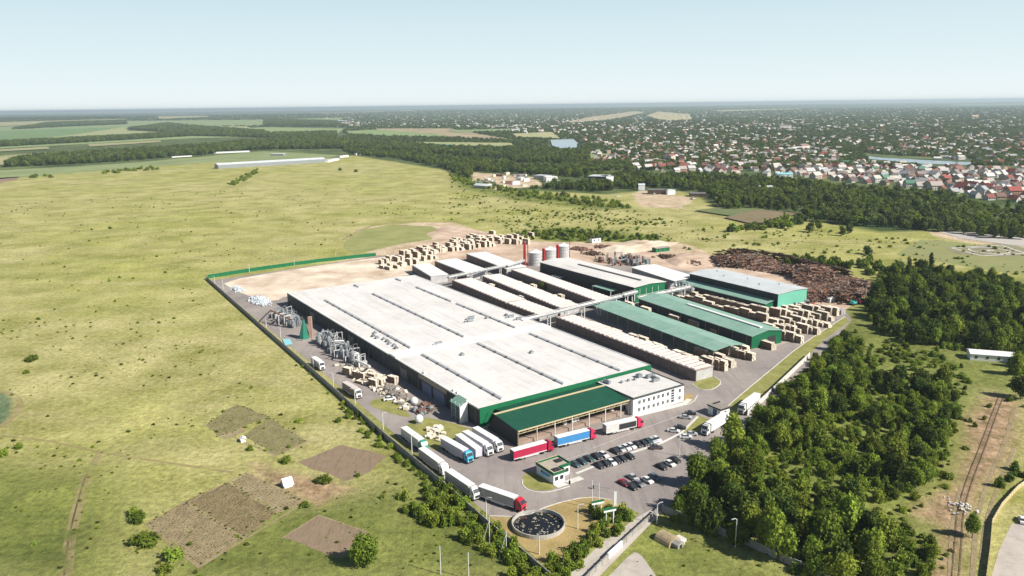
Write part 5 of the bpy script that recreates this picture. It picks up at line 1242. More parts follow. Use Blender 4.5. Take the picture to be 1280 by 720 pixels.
# railway track on the right
for pts_, w_ in (([(1215, 735), (1218, 680), (1222, 640), (1236, 600), (1256, 555), (1268, 510)], 1.2), ([(1226, 700), (1232, 650), (1248, 606), (1268, 560)], .9), ([(1186, 735), (1188, 690), (1190, 650), (1202, 605)], .9)):
    ribbon('rut', pts_, w_, .06, M['bark'] if False else soils[0], sm=2)
def rail():
    pts = smooth_poly([G(*q) for q in ((1193, 735), (1198, 680), (1200, 640), (1212, 600), (1228, 560), (1244, 515), (1252, 495))], 2, False)
    t = thing('railway_track', 'narrow rusty rail track over the dirt at the lower right', 'railway', (pts[0][0], pts[0][1], 0)); o0 = Vector((pts[0][0], pts[0][1], 0))
    for s_ in (-.76, .76):
        b = MB(); q = []
        for i, p in enumerate(pts):
            a = pts[max(0, i - 1)]; c = pts[min(len(pts) - 1, i + 1)]; dx, dy = c[0] - a[0], c[1] - a[1]; d = math.hypot(dx, dy); q.append(Vector((p[0] - dy / d * s_, p[1] + dx / d * s_, .22)) - o0)
        b.tube(q, .07, 4); b.build('rail', M['bark'], t)
    b = MB()
    for p, c in zip(pts, pts[1:]):
        L_ = math.hypot(c[0] - p[0], c[1] - p[1]); a_ = math.atan2(c[1] - p[1], c[0] - p[0])
        for k in range(int(L_ / .9)): f = k * .9 / L_; b.rbox(p[0] + (c[0] - p[0]) * f - o0.x, p[1] + (c[1] - p[1]) * f - o0.y, .0, .2, 2.1, .05, a_)
    o = b.build('sleeper_row', soils[3], t)
rail()

# ------------------------------------------------------------------ middle-distance buildings
def block(name, label, cat, p0, p1, dep, h, wallm, roofm, z=0, wins=0, rise=0, group=None):
    """long side from p0 to p1 (left to right, near side)"""
    a, c = P(*p0), P(*p1); d = c - a; L_ = d.length; t = thing(name, label, cat, a, math.atan2(d.y, d.x), group)
    b = MB(); b.box(0, L_, 0, dep, 0, h); b.build('wall', M[wallm], t)
    b = MB()
    if rise: b.ext([(-.4, h), (dep / 2, h + rise), (dep + .4, h)], -.4, L_ + .4, 'x')
    else: b.box(-.3, L_ + .3, -.3, dep + .3, h, h + .5)
    b.build('roof', M[roofm], t)
    if wins:
        b = MB(); n_ = int(L_ / 5)
        for fl in range(wins):
            for k in range(n_): b.box((k + .3) * L_ / n_, (k + .75) * L_ / n_, -.08, .05, 1.2 + fl * 3.2, 2.7 + fl * 3.2)
        if b.v: b.build('window_row', M['glass'], t)
    return t
block('farm_hall', 'very long low white farm hall alone on the far meadow', 'farm hall', (273, 211), (407, 203), 22, 7.0, 'metal', 'roof_grey', rise=3.5)
block('farm_building', 'small grey building behind the long white farm hall', 'farm building', (338, 195), (354, 195), 14, 5, 'metal', 'trim_white')
block('farm_building', 'thin white strip building at the far forest edge, left of the farm hall', 'farm building', (266, 192), (312, 190), 10, 3, 'plaster', 'roof_grey', rise=1)
block('farm_building', 'white shed at the far forest edge, behind the long farm hall', 'farm building', (215, 197), (240, 195.5), 8, 2, 'plaster', 'roof_grey')
block('farm_building', 'low shed just right of the long white farm hall', 'farm building', (410, 203), (424, 200), 12, 4, 'plaster', 'roof_grey', rise=1)
for k, (p, c, lab) in enumerate((((425, 197), (436, 196), 'first low shed right of the farm hall'), ((445, 194), (462, 193), 'pale shed at the woodland edge right of the farm hall'))):
    block('farm_building', lab, 'farm building', p, c, 10, 4, 'plaster', 'kiln_roof', rise=1)
block('warehouse', 'long building with a pale roof and white end wall in the middle distance', 'warehouse', (735, 228), (757, 228.5), 30, 9, 'dark_wall', 'roof_grey', wins=0)
block('warehouse', 'white end building of the middle-distance warehouse', 'warehouse', (757.5, 228.5), (767, 228), 20, 9, 'plaster', 'roof_grey', wins=0)
block('workshop', 'bright white workshop left of the pale-roofed warehouse', 'workshop', (683, 228), (697, 227.5), 16, 7.5, 'plaster', 'trim_white', wins=1)
block('workshop', 'grey workshop with a blue-grey roof beside the white workshop', 'workshop', (667, 224), (682, 225), 16, 6, 'metal', 'roof_grey')
block('workshop', 'low white shed right of the bright white workshop', 'workshop', (699, 230), (710, 229), 10, 4, 'plaster', 'metal_pale')
block('hangar', 'bluish round-roofed hangar at the left of the builders yard', 'hangar', (592, 235), (608, 236), 14, 4, 'metal', 'roof_grey', rise=2.4)
block('dark_hall', 'dark flat hall with a pale end in the far yard', 'hall', (810, 243), (834, 243), 12, 5.5, 'bark', 'curb_dark')
block('dark_hall', 'pale framed building end beside the dark far hall', 'hall', (834.5, 243.5), (844, 243), 10, 5.5, 'plaster', 'roof_grey')
block('dark_hall', 'dark low hall at the right end of the far yard', 'hall', (863, 246), (882, 246), 14, 4, 'bark', 'curb_dark', rise=1)
block('far_shed', 'white house half hidden by trees above the far yard', 'house', (798, 238), (806, 238), 10, 7, 'plaster', 'roof_grey', rise=2)
block('far_shed', 'long pale roof among the trees left of the town', 'shed', (1012, 241), (1030, 243), 14, 5, 'plaster', 'trim_white', rise=1)
block('far_shed', 'pale shed roof among the trees below the town centre', 'shed', (944, 238), (966, 238), 14, 5, 'plaster', 'roof_grey', rise=1)
block('far_shed', 'bright blue roofed hall at the near edge of the town', 'hall', (972, 222), (991, 222), 18, 5, 'plaster', 'blue_roof' if 'blue_roof' in M else 'blue_sheet', rise=2)
block('far_shed', 'turquoise roofed hall beyond the dark woodland, left of the lake', 'hall', (544, 184), (562, 184), 25, 6, 'plaster', 'mint_wall', rise=2)
rq = random.Random(5)
for k in range(26):
    p = G(rq.uniform(598, 660), rq.uniform(218, 234)); b = MB(); lx, ly, h = rq.uniform(4, 14), rq.uniform(3, 7), rq.uniform(2, 4.5); b.box(-lx / 2, lx / 2, -ly / 2, ly / 2, 0, h); b.box(-lx / 2 - .3, lx / 2 + .3, -ly / 2 - .3, ly / 2 + .3, h, h + .3)
    o = b.build('yard_hut', M[rq.choice(('plaster', 'kiln_roof', 'metal', 'wood_end', 'brick', 'trim_white'))]); o.location = (p[0], p[1], 0); o.rotation_euler.z = rq.uniform(0, 3); tag(o, ('long' if lx > 9 else 'short') + (' tall' if h > 3.3 else ' flat') + ' hut or container in the builders yard right of the hangar, ' + ('front' if p[1] < 1240 else 'rear') + ' part', 'hut', 'huts and containers of the builders yard')

# ------------------------------------------------------------------ the town
def town():
    rq = random.Random(19); H = []
    def zone(poly, n, cols, sc=1.0):
        k = 0; xs = [p[0] for p in poly]; ys = [p[1] for p in poly]; tries = 0
        while k < n and tries < n * 60:
            tries += 1; x, y = rq.uniform(min(xs), max(xs)), rq.uniform(min(ys), max(ys))
            if not inside(x, y, poly): continue
            g = G(x, y)
            if any(abs(g[0] - q[0]) < 12 and abs(g[1] - q[1]) < 14 for q in H[-1600:]): continue
            H.append((g[0], g[1], rq.choice(cols), sc)); k += 1
    RED = [(.17, .045, .035), (.22, .06, .045), (.13, .045, .035), (.24, .10, .075), (.18, .10, .075), (.12, .08, .065)]
    PL = [(.60, .585, .56), (.46, .45, .44), (.52, .48, .42), (.32, .33, .34), (.38, .33, .30), (.24, .20, .19)]
    zone([(738, 205), (780, 202), (782, 196), (740, 197)], 9, RED)
    zone([(790, 214), (1000, 222), (1000, 198), (900, 192), (790, 197)], 170, RED + PL)
    zone([(1000, 222), (1170, 238), (1170, 210), (1080, 203), (1000, 198)], 190, RED + PL * 2 + [(.07, .20, .13)])
    zone([(1170, 238), (1225, 250), (1290, 254), (1290, 214), (1220, 211), (1170, 210)], 130, RED + PL + [(.32, .07, .05)])
    zone([(730, 194), (800, 207), (810, 196), (830, 190), (740, 190)], 26, RED + PL * 2)
    zone([(960, 196), (1070, 198), (1050, 186), (900, 182), (880, 190)], 110, RED + PL * 2)
    zone([(830, 193), (960, 196), (900, 178), (740, 178), (760, 188)], 110, PL * 3 + RED)
    zone([(1080, 190), (1290, 212), (1290, 170), (1150, 168)], 170, PL * 3 + RED)
    zone([(740, 182), (1290, 184), (1290, 150), (900, 150), (700, 162)], 680, PL * 4 + RED * 2)
    zone([(640, 168), (1290, 160), (1290, 136), (1000, 134), (640, 142)], 850, PL * 4 + RED[:3], 1.25)
    zone([(400, 157), (700, 160), (760, 146), (560, 140), (400, 143)], 330, PL * 5, 1.2)
    zone([(415, 158), (448, 157), (446, 151), (418, 151)], 26, [(.60, .56, .52), (.5, .44, .4)], 1.4)
    zone([(560, 158), (640, 160), (660, 156), (580, 154)], 30, PL, 1.2)
    H.sort(key=lambda q: math.hypot(q[0], q[1]))
    near = [q for q in H if visible(q[0], q[1], 0)][:300]; ns = set(id(q) for q in near)
    protos = {}
    def wallmesh(k):
        b = MB(); lx, ly, h, r = ((12, 9, 3.4, 4.2), (10, 9, 6.0, 3.6), (14, 10, 5.6, 4.4), (9, 8, 3.0, 3.4))[k]
        b.box(-lx / 2, lx / 2, -ly / 2, ly / 2, 0, h); b.ext([(-ly / 2, h), (ly / 2, h), (0, h + r)], -lx / 2, lx / 2, 'x')
        w = b.mesh('house'); b = MB(); q = .6
        b.ext([(-ly / 2 - q, h - .3), (0, h + r + .1), (ly / 2 + q, h - .3), (ly / 2 + q, h), (0, h + r + .45), (-ly / 2 - q, h)], -lx / 2 - q, lx / 2 + q, 'x'); b.box(lx * .2, lx * .2 + .8, .3, 1.1, h + r * .6, h + r + 1.2)
        rf = b.mesh('roof'); b = MB()
        for fl in range(2 if h > 5 else 1):
            for x in np.arange(-lx / 2 + 1.2, lx / 2 - 1.6, 2.8):
                for sy in (-1, 1): b.box(x, x + 1.3, min(sy * ly / 2, sy * (ly / 2 + .06)), max(sy * ly / 2, sy * (ly / 2 + .06)), 1 + fl * 2.9, 2.4 + fl * 2.9)
        wn = b.mesh('window_row'); wn.materials.append(M['glass']); return w, rf, wn
    PM = [wallmesh(k) for k in range(4)]
    WC = [(.52, .50, .46), (.46, .41, .34), (.56, .55, .53), (.42, .31, .23), (.42, .24, .17)]
    wm = [mat('house_wall', c, .9, .15, .3) for c in WC]; rmt = {}
    wmesh = {}
    names = {'r': ('red-brown roofed house', 'red-roofed houses of the near town'), 'p': ('pale or grey roofed house', 'grey and pale roofed houses of the near town'), 'g': ('green-roofed house', 'green-roofed houses')}
    for q in near:
        k = rq.randrange(4); c = q[2]; wi = rq.choice((0, 0, 2, 2, 1, 3, 4))
        t = thing('house', '', 'house', (q[0], q[1], relief(q[0], q[1])), rq.choice((.3, 1.87, .5)) + rq.gauss(0, .2))
        f = 'g' if c[1] > c[0] * 1.5 else 'r' if c[0] > c[1] * 1.6 else 'p'
        px_ = 640 + (q[0] / (q[1] or 1)) * FPX
        side = 'at the town\'s left' if px_ < 900 else 'left of the town centre' if px_ < 1000 else 'in the town centre' if px_ < 1100 else 'right of the town centre' if px_ < 1200 else 'at the town\'s right edge'
        t['label'] = ('big ' if k in (0, 2) else 'small ' if k == 3 else 'tall ') + names[f][0] + ' with ' + ('white', 'cream', 'pale', 'tan', 'orange')[wi] + ' walls ' + side + (', nearest row' if q[1] < 1150 else ', farther back' if q[1] > 1500 else ', middle rows'); t['group'] = names[f][1]
        s_ = rq.uniform(.72, 1.1); t.scale = (s_, s_, s_)
        if (k, wi) not in wmesh: me = PM[k][0].copy(); me.materials.append(wm[wi]); wmesh[(k, wi)] = me
        if (k, c) not in rmt: me = PM[k][1].copy(); me.materials.append(paint(c, .8)); rmt[(k, c)] = me
        link('wall', wmesh[(k, wi)], t); link('roof', rmt[(k, c)], t); link('window_row', PM[k][2], t)
    b = MB(); b.col = (1, 1, 1)
    for q in H:
        if id(q) in ns: continue
        lx, ly, h = rq.uniform(9, 15) * q[3], rq.uniform(7, 10) * q[3], rq.choice((3, 3.5, 6)) * q[3]; r = 3.2 * q[3]; rz = rq.uniform(0, 3.14); z = relief(q[0], q[1]) - .5
        if rq.random() < .008: lx, ly, h = rq.uniform(25, 55), 14, rq.uniform(6, 14)
        b.col = rq.choice(WC); b.rbox(q[0], q[1], z, lx, ly, h + .5, rz)
        c_, s_ = math.cos(rz), math.sin(rz)
        vs = [(q[0] + x * c_ - y * s_, q[1] + x * s_ + y * c_, z + zz) for x, y, zz in ((-lx / 2, -ly / 2 - .4, h + .3), (lx / 2, -ly / 2 - .4, h + .3), (lx / 2, 0, h + r), (-lx / 2, 0, h + r), (-lx / 2, ly / 2 + .4, h + .3), (lx / 2, ly / 2 + .4, h + .3))]
        b.add(vs, [(0, 3, 4), (1, 5, 2)]); b.col = q[2]; b.add(vs, [(0, 1, 2, 3), (3, 2, 5, 4)])
    o = b.build('far_houses', M['log_mix']); tag(o, 'countless small houses of the far town scattered among trees up to the horizon', 'houses', kind='stuff')
    return H
HOUSES = town()

# ------------------------------------------------------------------ trees, bushes and scattered plants
def crown_mesh(name, seed, n, leaf, r=1.0, h=1.6, nb=9, base=.25, tall=False, mt='leaf_mid'):
    """leaf clumps over a cluster of lobes; unit crown of radius ~r, height h, starting at base"""
    rg = np.random.default_rng(seed); B = []
    for k in range(nb):
        a = rg.uniform(0, 6.28); f = (k + .5) / nb
        if tall: zz = base + h * f; rr_ = r * .35 * rg.random() * (1 - f * .6); br = r * (.62 - .38 * f) * rg.uniform(.8, 1.15)
        else: zz = base + h * (.22 + .62 * f * rg.uniform(.75, 1.1)); rr_ = r * .62 * math.sqrt(rg.random()) * (1.05 - .55 * f); br = r * rg.uniform(.22, .54)
        B.append((rr_ * math.cos(a), rr_ * math.sin(a), zz, br))
    B = np.array(B); k = rg.choice(nb, n, p=B[:, 3] ** 2 / (B[:, 3] ** 2).sum())
    d = rg.normal(size=(n, 3)); d[:, 2] += .2; d /= np.linalg.norm(d, axis=1, keepdims=True)
    rad = B[k, 3] * rg.uniform(.55, 1.12, n) * (1 + .30 * np.sin(d[:, 0] * 7 + seed + k) * np.cos(d[:, 1] * 8 + k) + .15 * np.sin(d[:, 2] * 11 + k))
    C = B[k, :3] + d * rad[:, None] * np.array([.9, .9, 1.12]); C[:, 2] = np.maximum(C[:, 2], .04)
    nn = d + rg.normal(size=(n, 3)) * .7; nn /= np.linalg.norm(nn, axis=1, keepdims=True)
    t = np.cross(nn, rg.normal(size=(n, 3))); t /= np.linalg.norm(t, axis=1, keepdims=True); s = np.cross(nn, t)
    L = leaf * rg.uniform(.5, 1.35, n)[:, None]; Wd = L * rg.uniform(.5, .9, n)[:, None]
    bend = nn * L * .25
    V = np.stack([C - t * L - bend, C - s * Wd, C + t * L - bend, C + s * Wd], 1).reshape(-1, 3)
    me = bpy.data.meshes.new(name); me.vertices.add(4 * n); me.vertices.foreach_set('co', V.astype(np.float32).ravel())
    me.loops.add(4 * n); me.loops.foreach_set('vertex_index', np.arange(4 * n, dtype=np.int32)); me.polygons.add(n)
    me.polygons.foreach_set('loop_start', np.arange(0, 4 * n, 4, dtype=np.int32)); me.polygons.foreach_set('loop_total', np.full(n, 4, np.int32)); me.update(calc_edges=True)
    me.materials.append(M[mt]); return me
def trunk_mesh(seed, h=.9):
    rq = random.Random(seed); b = MB(); b.cyl((0, 0, -.02), (.02, .01, h * .55), .055, .035, 7)
    for k in range(5):
        a = rq.uniform(0, 6.28); z0 = h * rq.uniform(.25, .55); r_ = rq.uniform(.3, .5); b.cyl((0, 0, z0), (r_ * math.cos(a), r_ * math.sin(a), z0 + rq.uniform(.3, .6)), .028, .01, 5)
    b.cyl((.02, .01, h * .55), (0, 0, h * 1.3), .035, .01, 6)
    me = b.mesh('trunk'); me.materials.append(M['trunk']); return me
HI = [crown_mesh('crown', 10 + i, 3400, (.07, .09, .08, .10)[i % 4], 1, (1.3, 1.7, 1.5, 1.95)[(i + i // 4) % 4], (9, 16, 12, 20)[i % 4], (.1, .25, .15, .3)[(i * 3) % 4], mt=('leaf_mid', 'leaf_light', 'leaf_light', 'leaf_dark', 'leaf_mid', 'leaf_mid', 'leaf_light', 'leaf_dark')[i]) for i in range(8)]
TALL = [crown_mesh('crown', 40 + i, 2600, .085, .9, 3.4, 14, .2, True, mt='leaf_dark') for i in range(2)]
LO = [crown_mesh('crown', 60 + i, 520, .15, 1, 1.45, 9, .15, mt=('leaf_far', 'leaf_dark', 'leaf_far', 'leaf_mid', 'leaf_light', 'leaf_mid')[i]) for i in range(6)]
BUSH = [crown_mesh('foliage', 80 + i, 900, .11, 1, .95, 9, -.1, mt=('leaf_light', 'leaf_mid', 'leaf_light')[i]) for i in range(3)]
LBUSH = [crown_mesh('foliage', 90 + i, 220, .2, 1, .9, 6, -.1, mt=('leaf_far', 'leaf_mid', 'leaf_light')[i]) for i in range(3)]
WEED = [crown_mesh('foliage', 95 + i, 60, .3, 1, .6, 4, -.1, mt='weed' if i else 'leaf_mid') for i in range(2)]
TRK = [trunk_mesh(k) for k in range(3)]
def plant_tree(name, x, y, r, h, me, label, cat, group, rz=None, trunk=True):
    """r = crown radius, h = scale in z (metres per unit)"""
    t = thing(name, label, cat, (x, y, 0), R.uniform(0, 6.28) if rz is None else rz, group)
    t.scale = (r, r, h)
    link('crown', me, t)
    if trunk: link('trunk', R.choice(TRK), t)
    return t
def scatter(polys, spacing, seed, jitter=.5, prob=1.0, noise=None, maxn=10**9):
    """jittered points on the ground inside surveyed polygons"""
    rq = random.Random(seed); out = []
    for pl in polys:
        poly = [G(*q) for q in pl]; xs = [p[0] for p in poly]; ys = [p[1] for p in poly]
        y = min(ys)
        while y < max(ys):
            x = min(xs)
            while x < max(xs):
                px_, py_ = x + rq.uniform(-jitter, jitter) * spacing, y + rq.uniform(-jitter, jitter) * spacing
                if rq.random() < prob and inside(px_, py_, poly) and visible(px_, py_, .12):
                    if noise is None or math.sin(px_ * noise[0] + 1.7) * math.cos(py_ * noise[0] * 1.3 + .6) + .5 * math.sin(px_ * noise[0] * 2.7 - py_ * noise[0] * 2.1) > noise[1]: out.append((px_, py_))
                x += spacing
            y += spacing
    return out
def stuff_instances(name, label, cat, pts, srcs):
    """pts: (x, y, z, rot, sxy, sz, kind). one object: geometry nodes put crown meshes on its vertices"""
    me = bpy.data.meshes.new(name); n = len(pts); me.vertices.add(n); A = np.array(pts, np.float32)
    me.vertices.foreach_set('co', A[:, :3].ravel())
    for nm, col in (('rot', 3), ('kind', 6)):
        a = me.attributes.new(nm, 'FLOAT', 'POINT'); a.data.foreach_set('value', A[:, col].copy())
    a = me.attributes.new('siz', 'FLOAT_VECTOR', 'POINT'); a.data.foreach_set('vector', np.stack([A[:, 4], A[:, 4], A[:, 5]], -1).ravel())
    me.update(); o = link(name, me); tag(o, label, cat, kind='stuff')
    ng = bpy.data.node_groups.new(name, 'GeometryNodeTree'); ng.interface.new_socket('Geometry', in_out='INPUT', socket_type='NodeSocketGeometry'); ng.interface.new_socket('Geometry', in_out='OUTPUT', socket_type='NodeSocketGeometry')
    N = ng.nodes; L = ng.links; gi = N.new('NodeGroupInput'); go = N.new('NodeGroupOutput'); jn = N.new('GeometryNodeJoinGeometry')
    def na(nm, tp):
        q = N.new('GeometryNodeInputNamedAttribute'); q.data_type = tp; q.inputs['Name'].default_value = nm; return q.outputs['Attribute']
    rot = N.new('ShaderNodeCombineXYZ'); L.new(na('rot', 'FLOAT'), rot.inputs['Z']); sz = na('siz', 'FLOAT_VECTOR'); kd = na('kind', 'FLOAT')
    for i, s in enumerate(srcs):
        ip = N.new('GeometryNodeInstanceOnPoints'); oi = N.new('GeometryNodeObjectInfo'); oi.inputs['Object'].default_value = s; oi.inputs['As Instance'].default_value = True
        cp = N.new('FunctionNodeCompare'); cp.data_type = 'FLOAT'; cp.operation = 'EQUAL'; cp.inputs[1].default_value = i; cp.inputs['Epsilon'].default_value = .1; L.new(kd, cp.inputs[0])
        L.new(gi.outputs[0], ip.inputs['Points']); L.new(cp.outputs[0], ip.inputs['Selection']); L.new(oi.outputs['Geometry'], ip.inputs['Instance']); L.new(rot.outputs[0], ip.inputs['Rotation']); L.new(sz, ip.inputs['Scale']); L.new(ip.outputs[0], jn.inputs[0])
    L.new(jn.outputs[0], go.inputs[0]); md = o.modifiers.new('scatter', 'NODES'); md.node_group = ng
    return o

# near forest on the right
F1 = [[(842, 652), (900, 676), (1010, 724), (1150, 745), (1180, 700), (1150, 668), (1095, 655), (1065, 628), (1125, 628), (1162, 605), (1188, 560), (1203, 520), (1180, 478), (1110, 478), (1088, 455), (1072, 425), (1062, 412), (1008, 458), (962, 506), (915, 556), (858, 618)]]
F2 = [[(1086, 402), (1086, 376), (1096, 354), (1120, 338), (1180, 345), (1290, 362), (1290, 475), (1262, 468), (1262, 446), (1205, 440), (1150, 432), (1100, 418)]]
trees = []
def pxy(x, y):
    v = Vector((x, y, -CAM_H)); k = v.dot(FW); return 640 + FPX * v.dot(RT) / k, 360 - FPX * v.dot(UP) / k
for x, y in scatter(F1, 5.4, 101, .55, .95):
    X_, Y_ = pxy(x, y)
    big = X_ < 955 + 14 * math.sin(Y_ * .05) or (Y_ > 645 and X_ < 1100)
    gap = math.sin(x * .13 + 2) * math.cos(y * .11) + .4 * math.sin(x * .31)
    if big:
        if R.random() < .10 or gap > 1.15: continue
        r = R.uniform(3.2, 5.4) if R.random() < .7 else R.uniform(2.2, 3.2); trees.append((x, y, r, r * R.uniform(.95, 1.3), R.choice((0, 1, 2, 4, 5, 6, 1, 2, 3, 7)), 'f'))
    else:
        if gap > .3: continue
        r = R.uniform(1.6, 3.4) if R.random() < .8 else R.uniform(3, 4.4); trees.append((x, y, r, r * R.uniform(.8, 1.2), R.choice((0, 1, 2, 5, 6, 3)), 'f'))
for x, y in scatter(F2, 6.4, 102, .55):
    r = R.choice((R.uniform(2.2, 3.6), R.uniform(3.2, 5.6))); trees.append((x, y, r, r * R.uniform(.9, 1.3), R.choice((0, 1, 3, 4, 5, 7, 3)), 'g'))
LABT = {'f': ('leafy green tree in the dense wood between the car park and the rail track', 'trees of the wood beside the car park'),
        'g': ('leafy tree in the dark wood below the helipad', 'trees of the wood below the helipad'),
        'm': ('leafy tree in the belt of woodland across the middle distance', 'trees of the middle-distance woodland')}
# mid-distance belts
MB1 = [[(437, 193), (500, 199), (560, 212), (575, 222), (640, 236), (700, 238), (760, 240), (795, 236), (850, 236), (890, 250), (905, 262), (960, 262), (1000, 268), (1010, 276), (1070, 283), (1130, 288), (1180, 290), (1290, 304), (1290, 264), (1220, 256), (1160, 245), (1080, 240), (1000, 230), (900, 223), (800, 221), (735, 216), (690, 211), (640, 206), (560, 198), (500, 192), (437, 189)],
       [(640, 189), (735, 189), (738, 202), (690, 206), (640, 204)]]
HOLES = [[(590, 214), (672, 220), (765, 224), (770, 232), (700, 233), (620, 237), (590, 236)], [(765, 236), (880, 240), (885, 254), (830, 262), (780, 255)], [(640, 203), (700, 205), (690, 210), (650, 208)]]
HG = [[G(*q) for q in h] for h in HOLES]
mid = [p for p in scatter(MB1, 9.8, 103, .5) if not any(inside(p[0], p[1], h) for h in HG)]
mid = [p for p in mid if not any(abs(p[0] - q[0]) < 9 and abs(p[1] - q[1]) < 9 for q in HOUSES[:150])]
for x, y in mid:
    q = math.sin(x * .021 + 1) * math.cos(y * .013 + 2) + .6 * math.sin(x * .047 - y * .031)
    if q > .95 and R.random() < .6: continue
    low = q < -.75
    trees.append((x, y, R.uniform(3.2, 5.4) if low else R.uniform(4.0, 7.2), R.uniform(2.4, 3.8) if low else R.uniform(4.2, 7.4), R.choice((4, 5, 3)) if low else R.choice((0, 1, 1, 2, 3, 5)), 'm'))
trees.sort(key=lambda t: -t[3] / math.hypot(t[0], t[1]))
def is_vis(t): return visible(t[0], t[1], 0.0)
single = []; rest = []
for t in trees: (single if len(single) < 285 and is_vis(t) and t[5] != 'm' else rest).append(t)
srcH = [None] * 8; srcL = [None] * 4
for x, y, r, h, k, z in single:
    lab, grp = LABT[z]; X_ = 640 + FPX * Vector((x, y, -CAM_H)).dot(RT) / Vector((x, y, -CAM_H)).dot(FW); Y_ = 360 - FPX * Vector((x, y, -CAM_H)).dot(UP) / Vector((x, y, -CAM_H)).dot(FW)
    tone = {2: 'bright green', 6: 'bright green', 3: 'dark green', 7: 'dark green'}.get(k, 'mid green'); size = 'tall' if h > 4.2 else 'low' if h < 3 else 'medium'; wide = 'wide' if r > 3.6 else 'slim'
    if z == 'f': zone = ('close to the car park' if X_ < 905 else 'deep inside' if X_ < 1050 else 'on the rail track side' if X_ < 1150 else 'at the clearing tip'); vz = 'lowest part' if Y_ > 675 else 'lower part' if Y_ > 630 else 'middle part' if Y_ > 570 else 'upper part' if Y_ > 500 else 'top end'
    else: zone = 'left half' if X_ < 1180 else 'right half'; vz = 'near edge' if Y_ > 430 else 'middle' if Y_ > 395 else 'rear edge'
    lab = f'{size} {wide} {tone} tree, {vz} of ' + ('big wood, ' if z == 'f' else 'helipad wood, ') + zone
    t = plant_tree('leafy_tree', x, y, r, h, HI[k], lab, 'tree', grp)
    if srcH[k] is None: srcH[k] = t.children[0]
# special trees
SPEC = [((457, 706), 4.6, 4.6, 'f', HI[2], 'bright green round tree with a long shadow beside the lowest dug plot'),
        ((1134, 358), 5.6, 5.2, 't', TALL[0], 'tall dark conifer-like tree, left one of the high pair at the wood edge'), ((1161, 355), 4.8, 5.6, 't', TALL[1], 'tall dark pointed tree, right one of the high pair at the wood edge'),
        ((1112, 355), 6, 5.6, 't', HI[3], 'broad dark tree just left of the tall pair'), ((1275, 498), 4.5, 4.2, 'f', HI[3], 'dark tree in the clearing at the right edge, above the dirt track'),
        ((679, 362), 3.6, 3.4, 'f', HI[0], 'single green tree standing between the kiln rows'), ((1085, 318), 5, 4, 'f', LO[1], 'dark bushy tree on the meadow left of the tall pair'),
        ((1215, 672), 2.6, 3.6, 'f', HI[1], 'green tree beside the plank fence at the lower right'), ((1148, 285), 12, 6, 'f', LO[3], 'wide green bush-like tree below the dark trees near the runway'),
        ((785, 231), 9, 9, 'f', LO[0], 'big round pale green tree right of the middle-distance warehouse'), ((818, 233), 8, 8.5, 'f', LO[3], 'big round green tree behind the far dark hall'), ((849, 234), 9, 7.5, 'f', LO[3], 'round light green tree right of the far dark hall'),
        ((704, 246), 6, 4.5, 'f', LO[0], 'round tree standing alone on the meadow edge before the warehouse')]
for p, r, h, k, me, lab in SPEC:
    q = P(*p); plant_tree('leafy_tree', q.x, q.y, r, h, me, lab, 'tree', None)
srcL = []
for i, me in enumerate(LO):
    q = P(*((1012, 290), (1060, 292), (560, 214), (1052, 295), (985, 286), (1022, 288))[i]); t = plant_tree('leafy_tree', q.x, q.y, 5, 5.4, me, ('dark tree at the near edge of the meadow, left of the runway woodland', 'darkest tree on the meadow below the woodland belt', 'tree at the tip where meadow and woodland meet, left of the hangar', 'green tree on the meadow below the woodland belt', 'bright tree beside the hedge clump at the ploughed strips', 'fresh green tree right of the hedge clump')[i], 'tree', None)
    srcL.append(t.children[0])
for i in range(8):
    if srcH[i] is None: srcH[i] = next(s for s in srcH if s)
wood_pts = [(x, y, 0, R.uniform(0, 6.28), r, h, k) for x, y, r, h, k, z in rest if z != 'm']
if wood_pts: stuff_instances('dense_wood', 'farther trees of the dense wood on the right, merging into one canopy', 'wood', wood_pts, srcH)
mid_pts = [(x, y, 0, R.uniform(0, 6.28), r, h, k % 6) for x, y, r, h, k, z in rest if z == 'm']
stuff_instances('woodland_belt', 'dark belt of woodland between the meadow and the town', 'woodland', mid_pts, srcL)
# far-left shelter belts and the far wooded country
BL = [[(8, 209), (60, 207), (150, 202), (260, 193), (330, 187), (440, 186), (440, 176), (350, 175), (255, 184), (160, 190), (75, 195), (20, 201)],
      [(-60, 187), (0, 184), (110, 178), (240, 170), (330, 172), (420, 177), (420, 166), (340, 168), (230, 166), (160, 170.5), (20, 178), (-60, 181)],
      [(160, 161), (210, 155), (330, 165), (340, 172), (230, 168)], [(15, 162), (80, 159), (158, 156), (155, 153), (60, 156)], [(430, 186), (520, 192), (640, 200), (640, 188), (545, 186), (480, 178), (430, 176)],
      [(0, 150), (150, 147.5), (150, 149.3), (0, 152)], [(0, 145.5), (200, 143), (200, 144.6), (0, 147.5)], [(330, 156), (430, 158), (420, 151), (330, 150)]]
pts = []
for i, pl in enumerate(BL):
    d = 13 if i < 2 else 15 if i in (4,) else 30
    for x, y in scatter([pl], d, 200 + i, .5): s_ = R.uniform(.8, 1.2) * (1 if d < 20 else 1.8); pts.append((x, y, relief(x, y), R.uniform(0, 6.28), 8.0 * s_, 7.5 * min(s_, 1.3), R.randrange(4)))
stuff_instances('shelter_belts', 'dark green shelter belts and woods between the fields at the far left', 'woodland', pts, srcL)
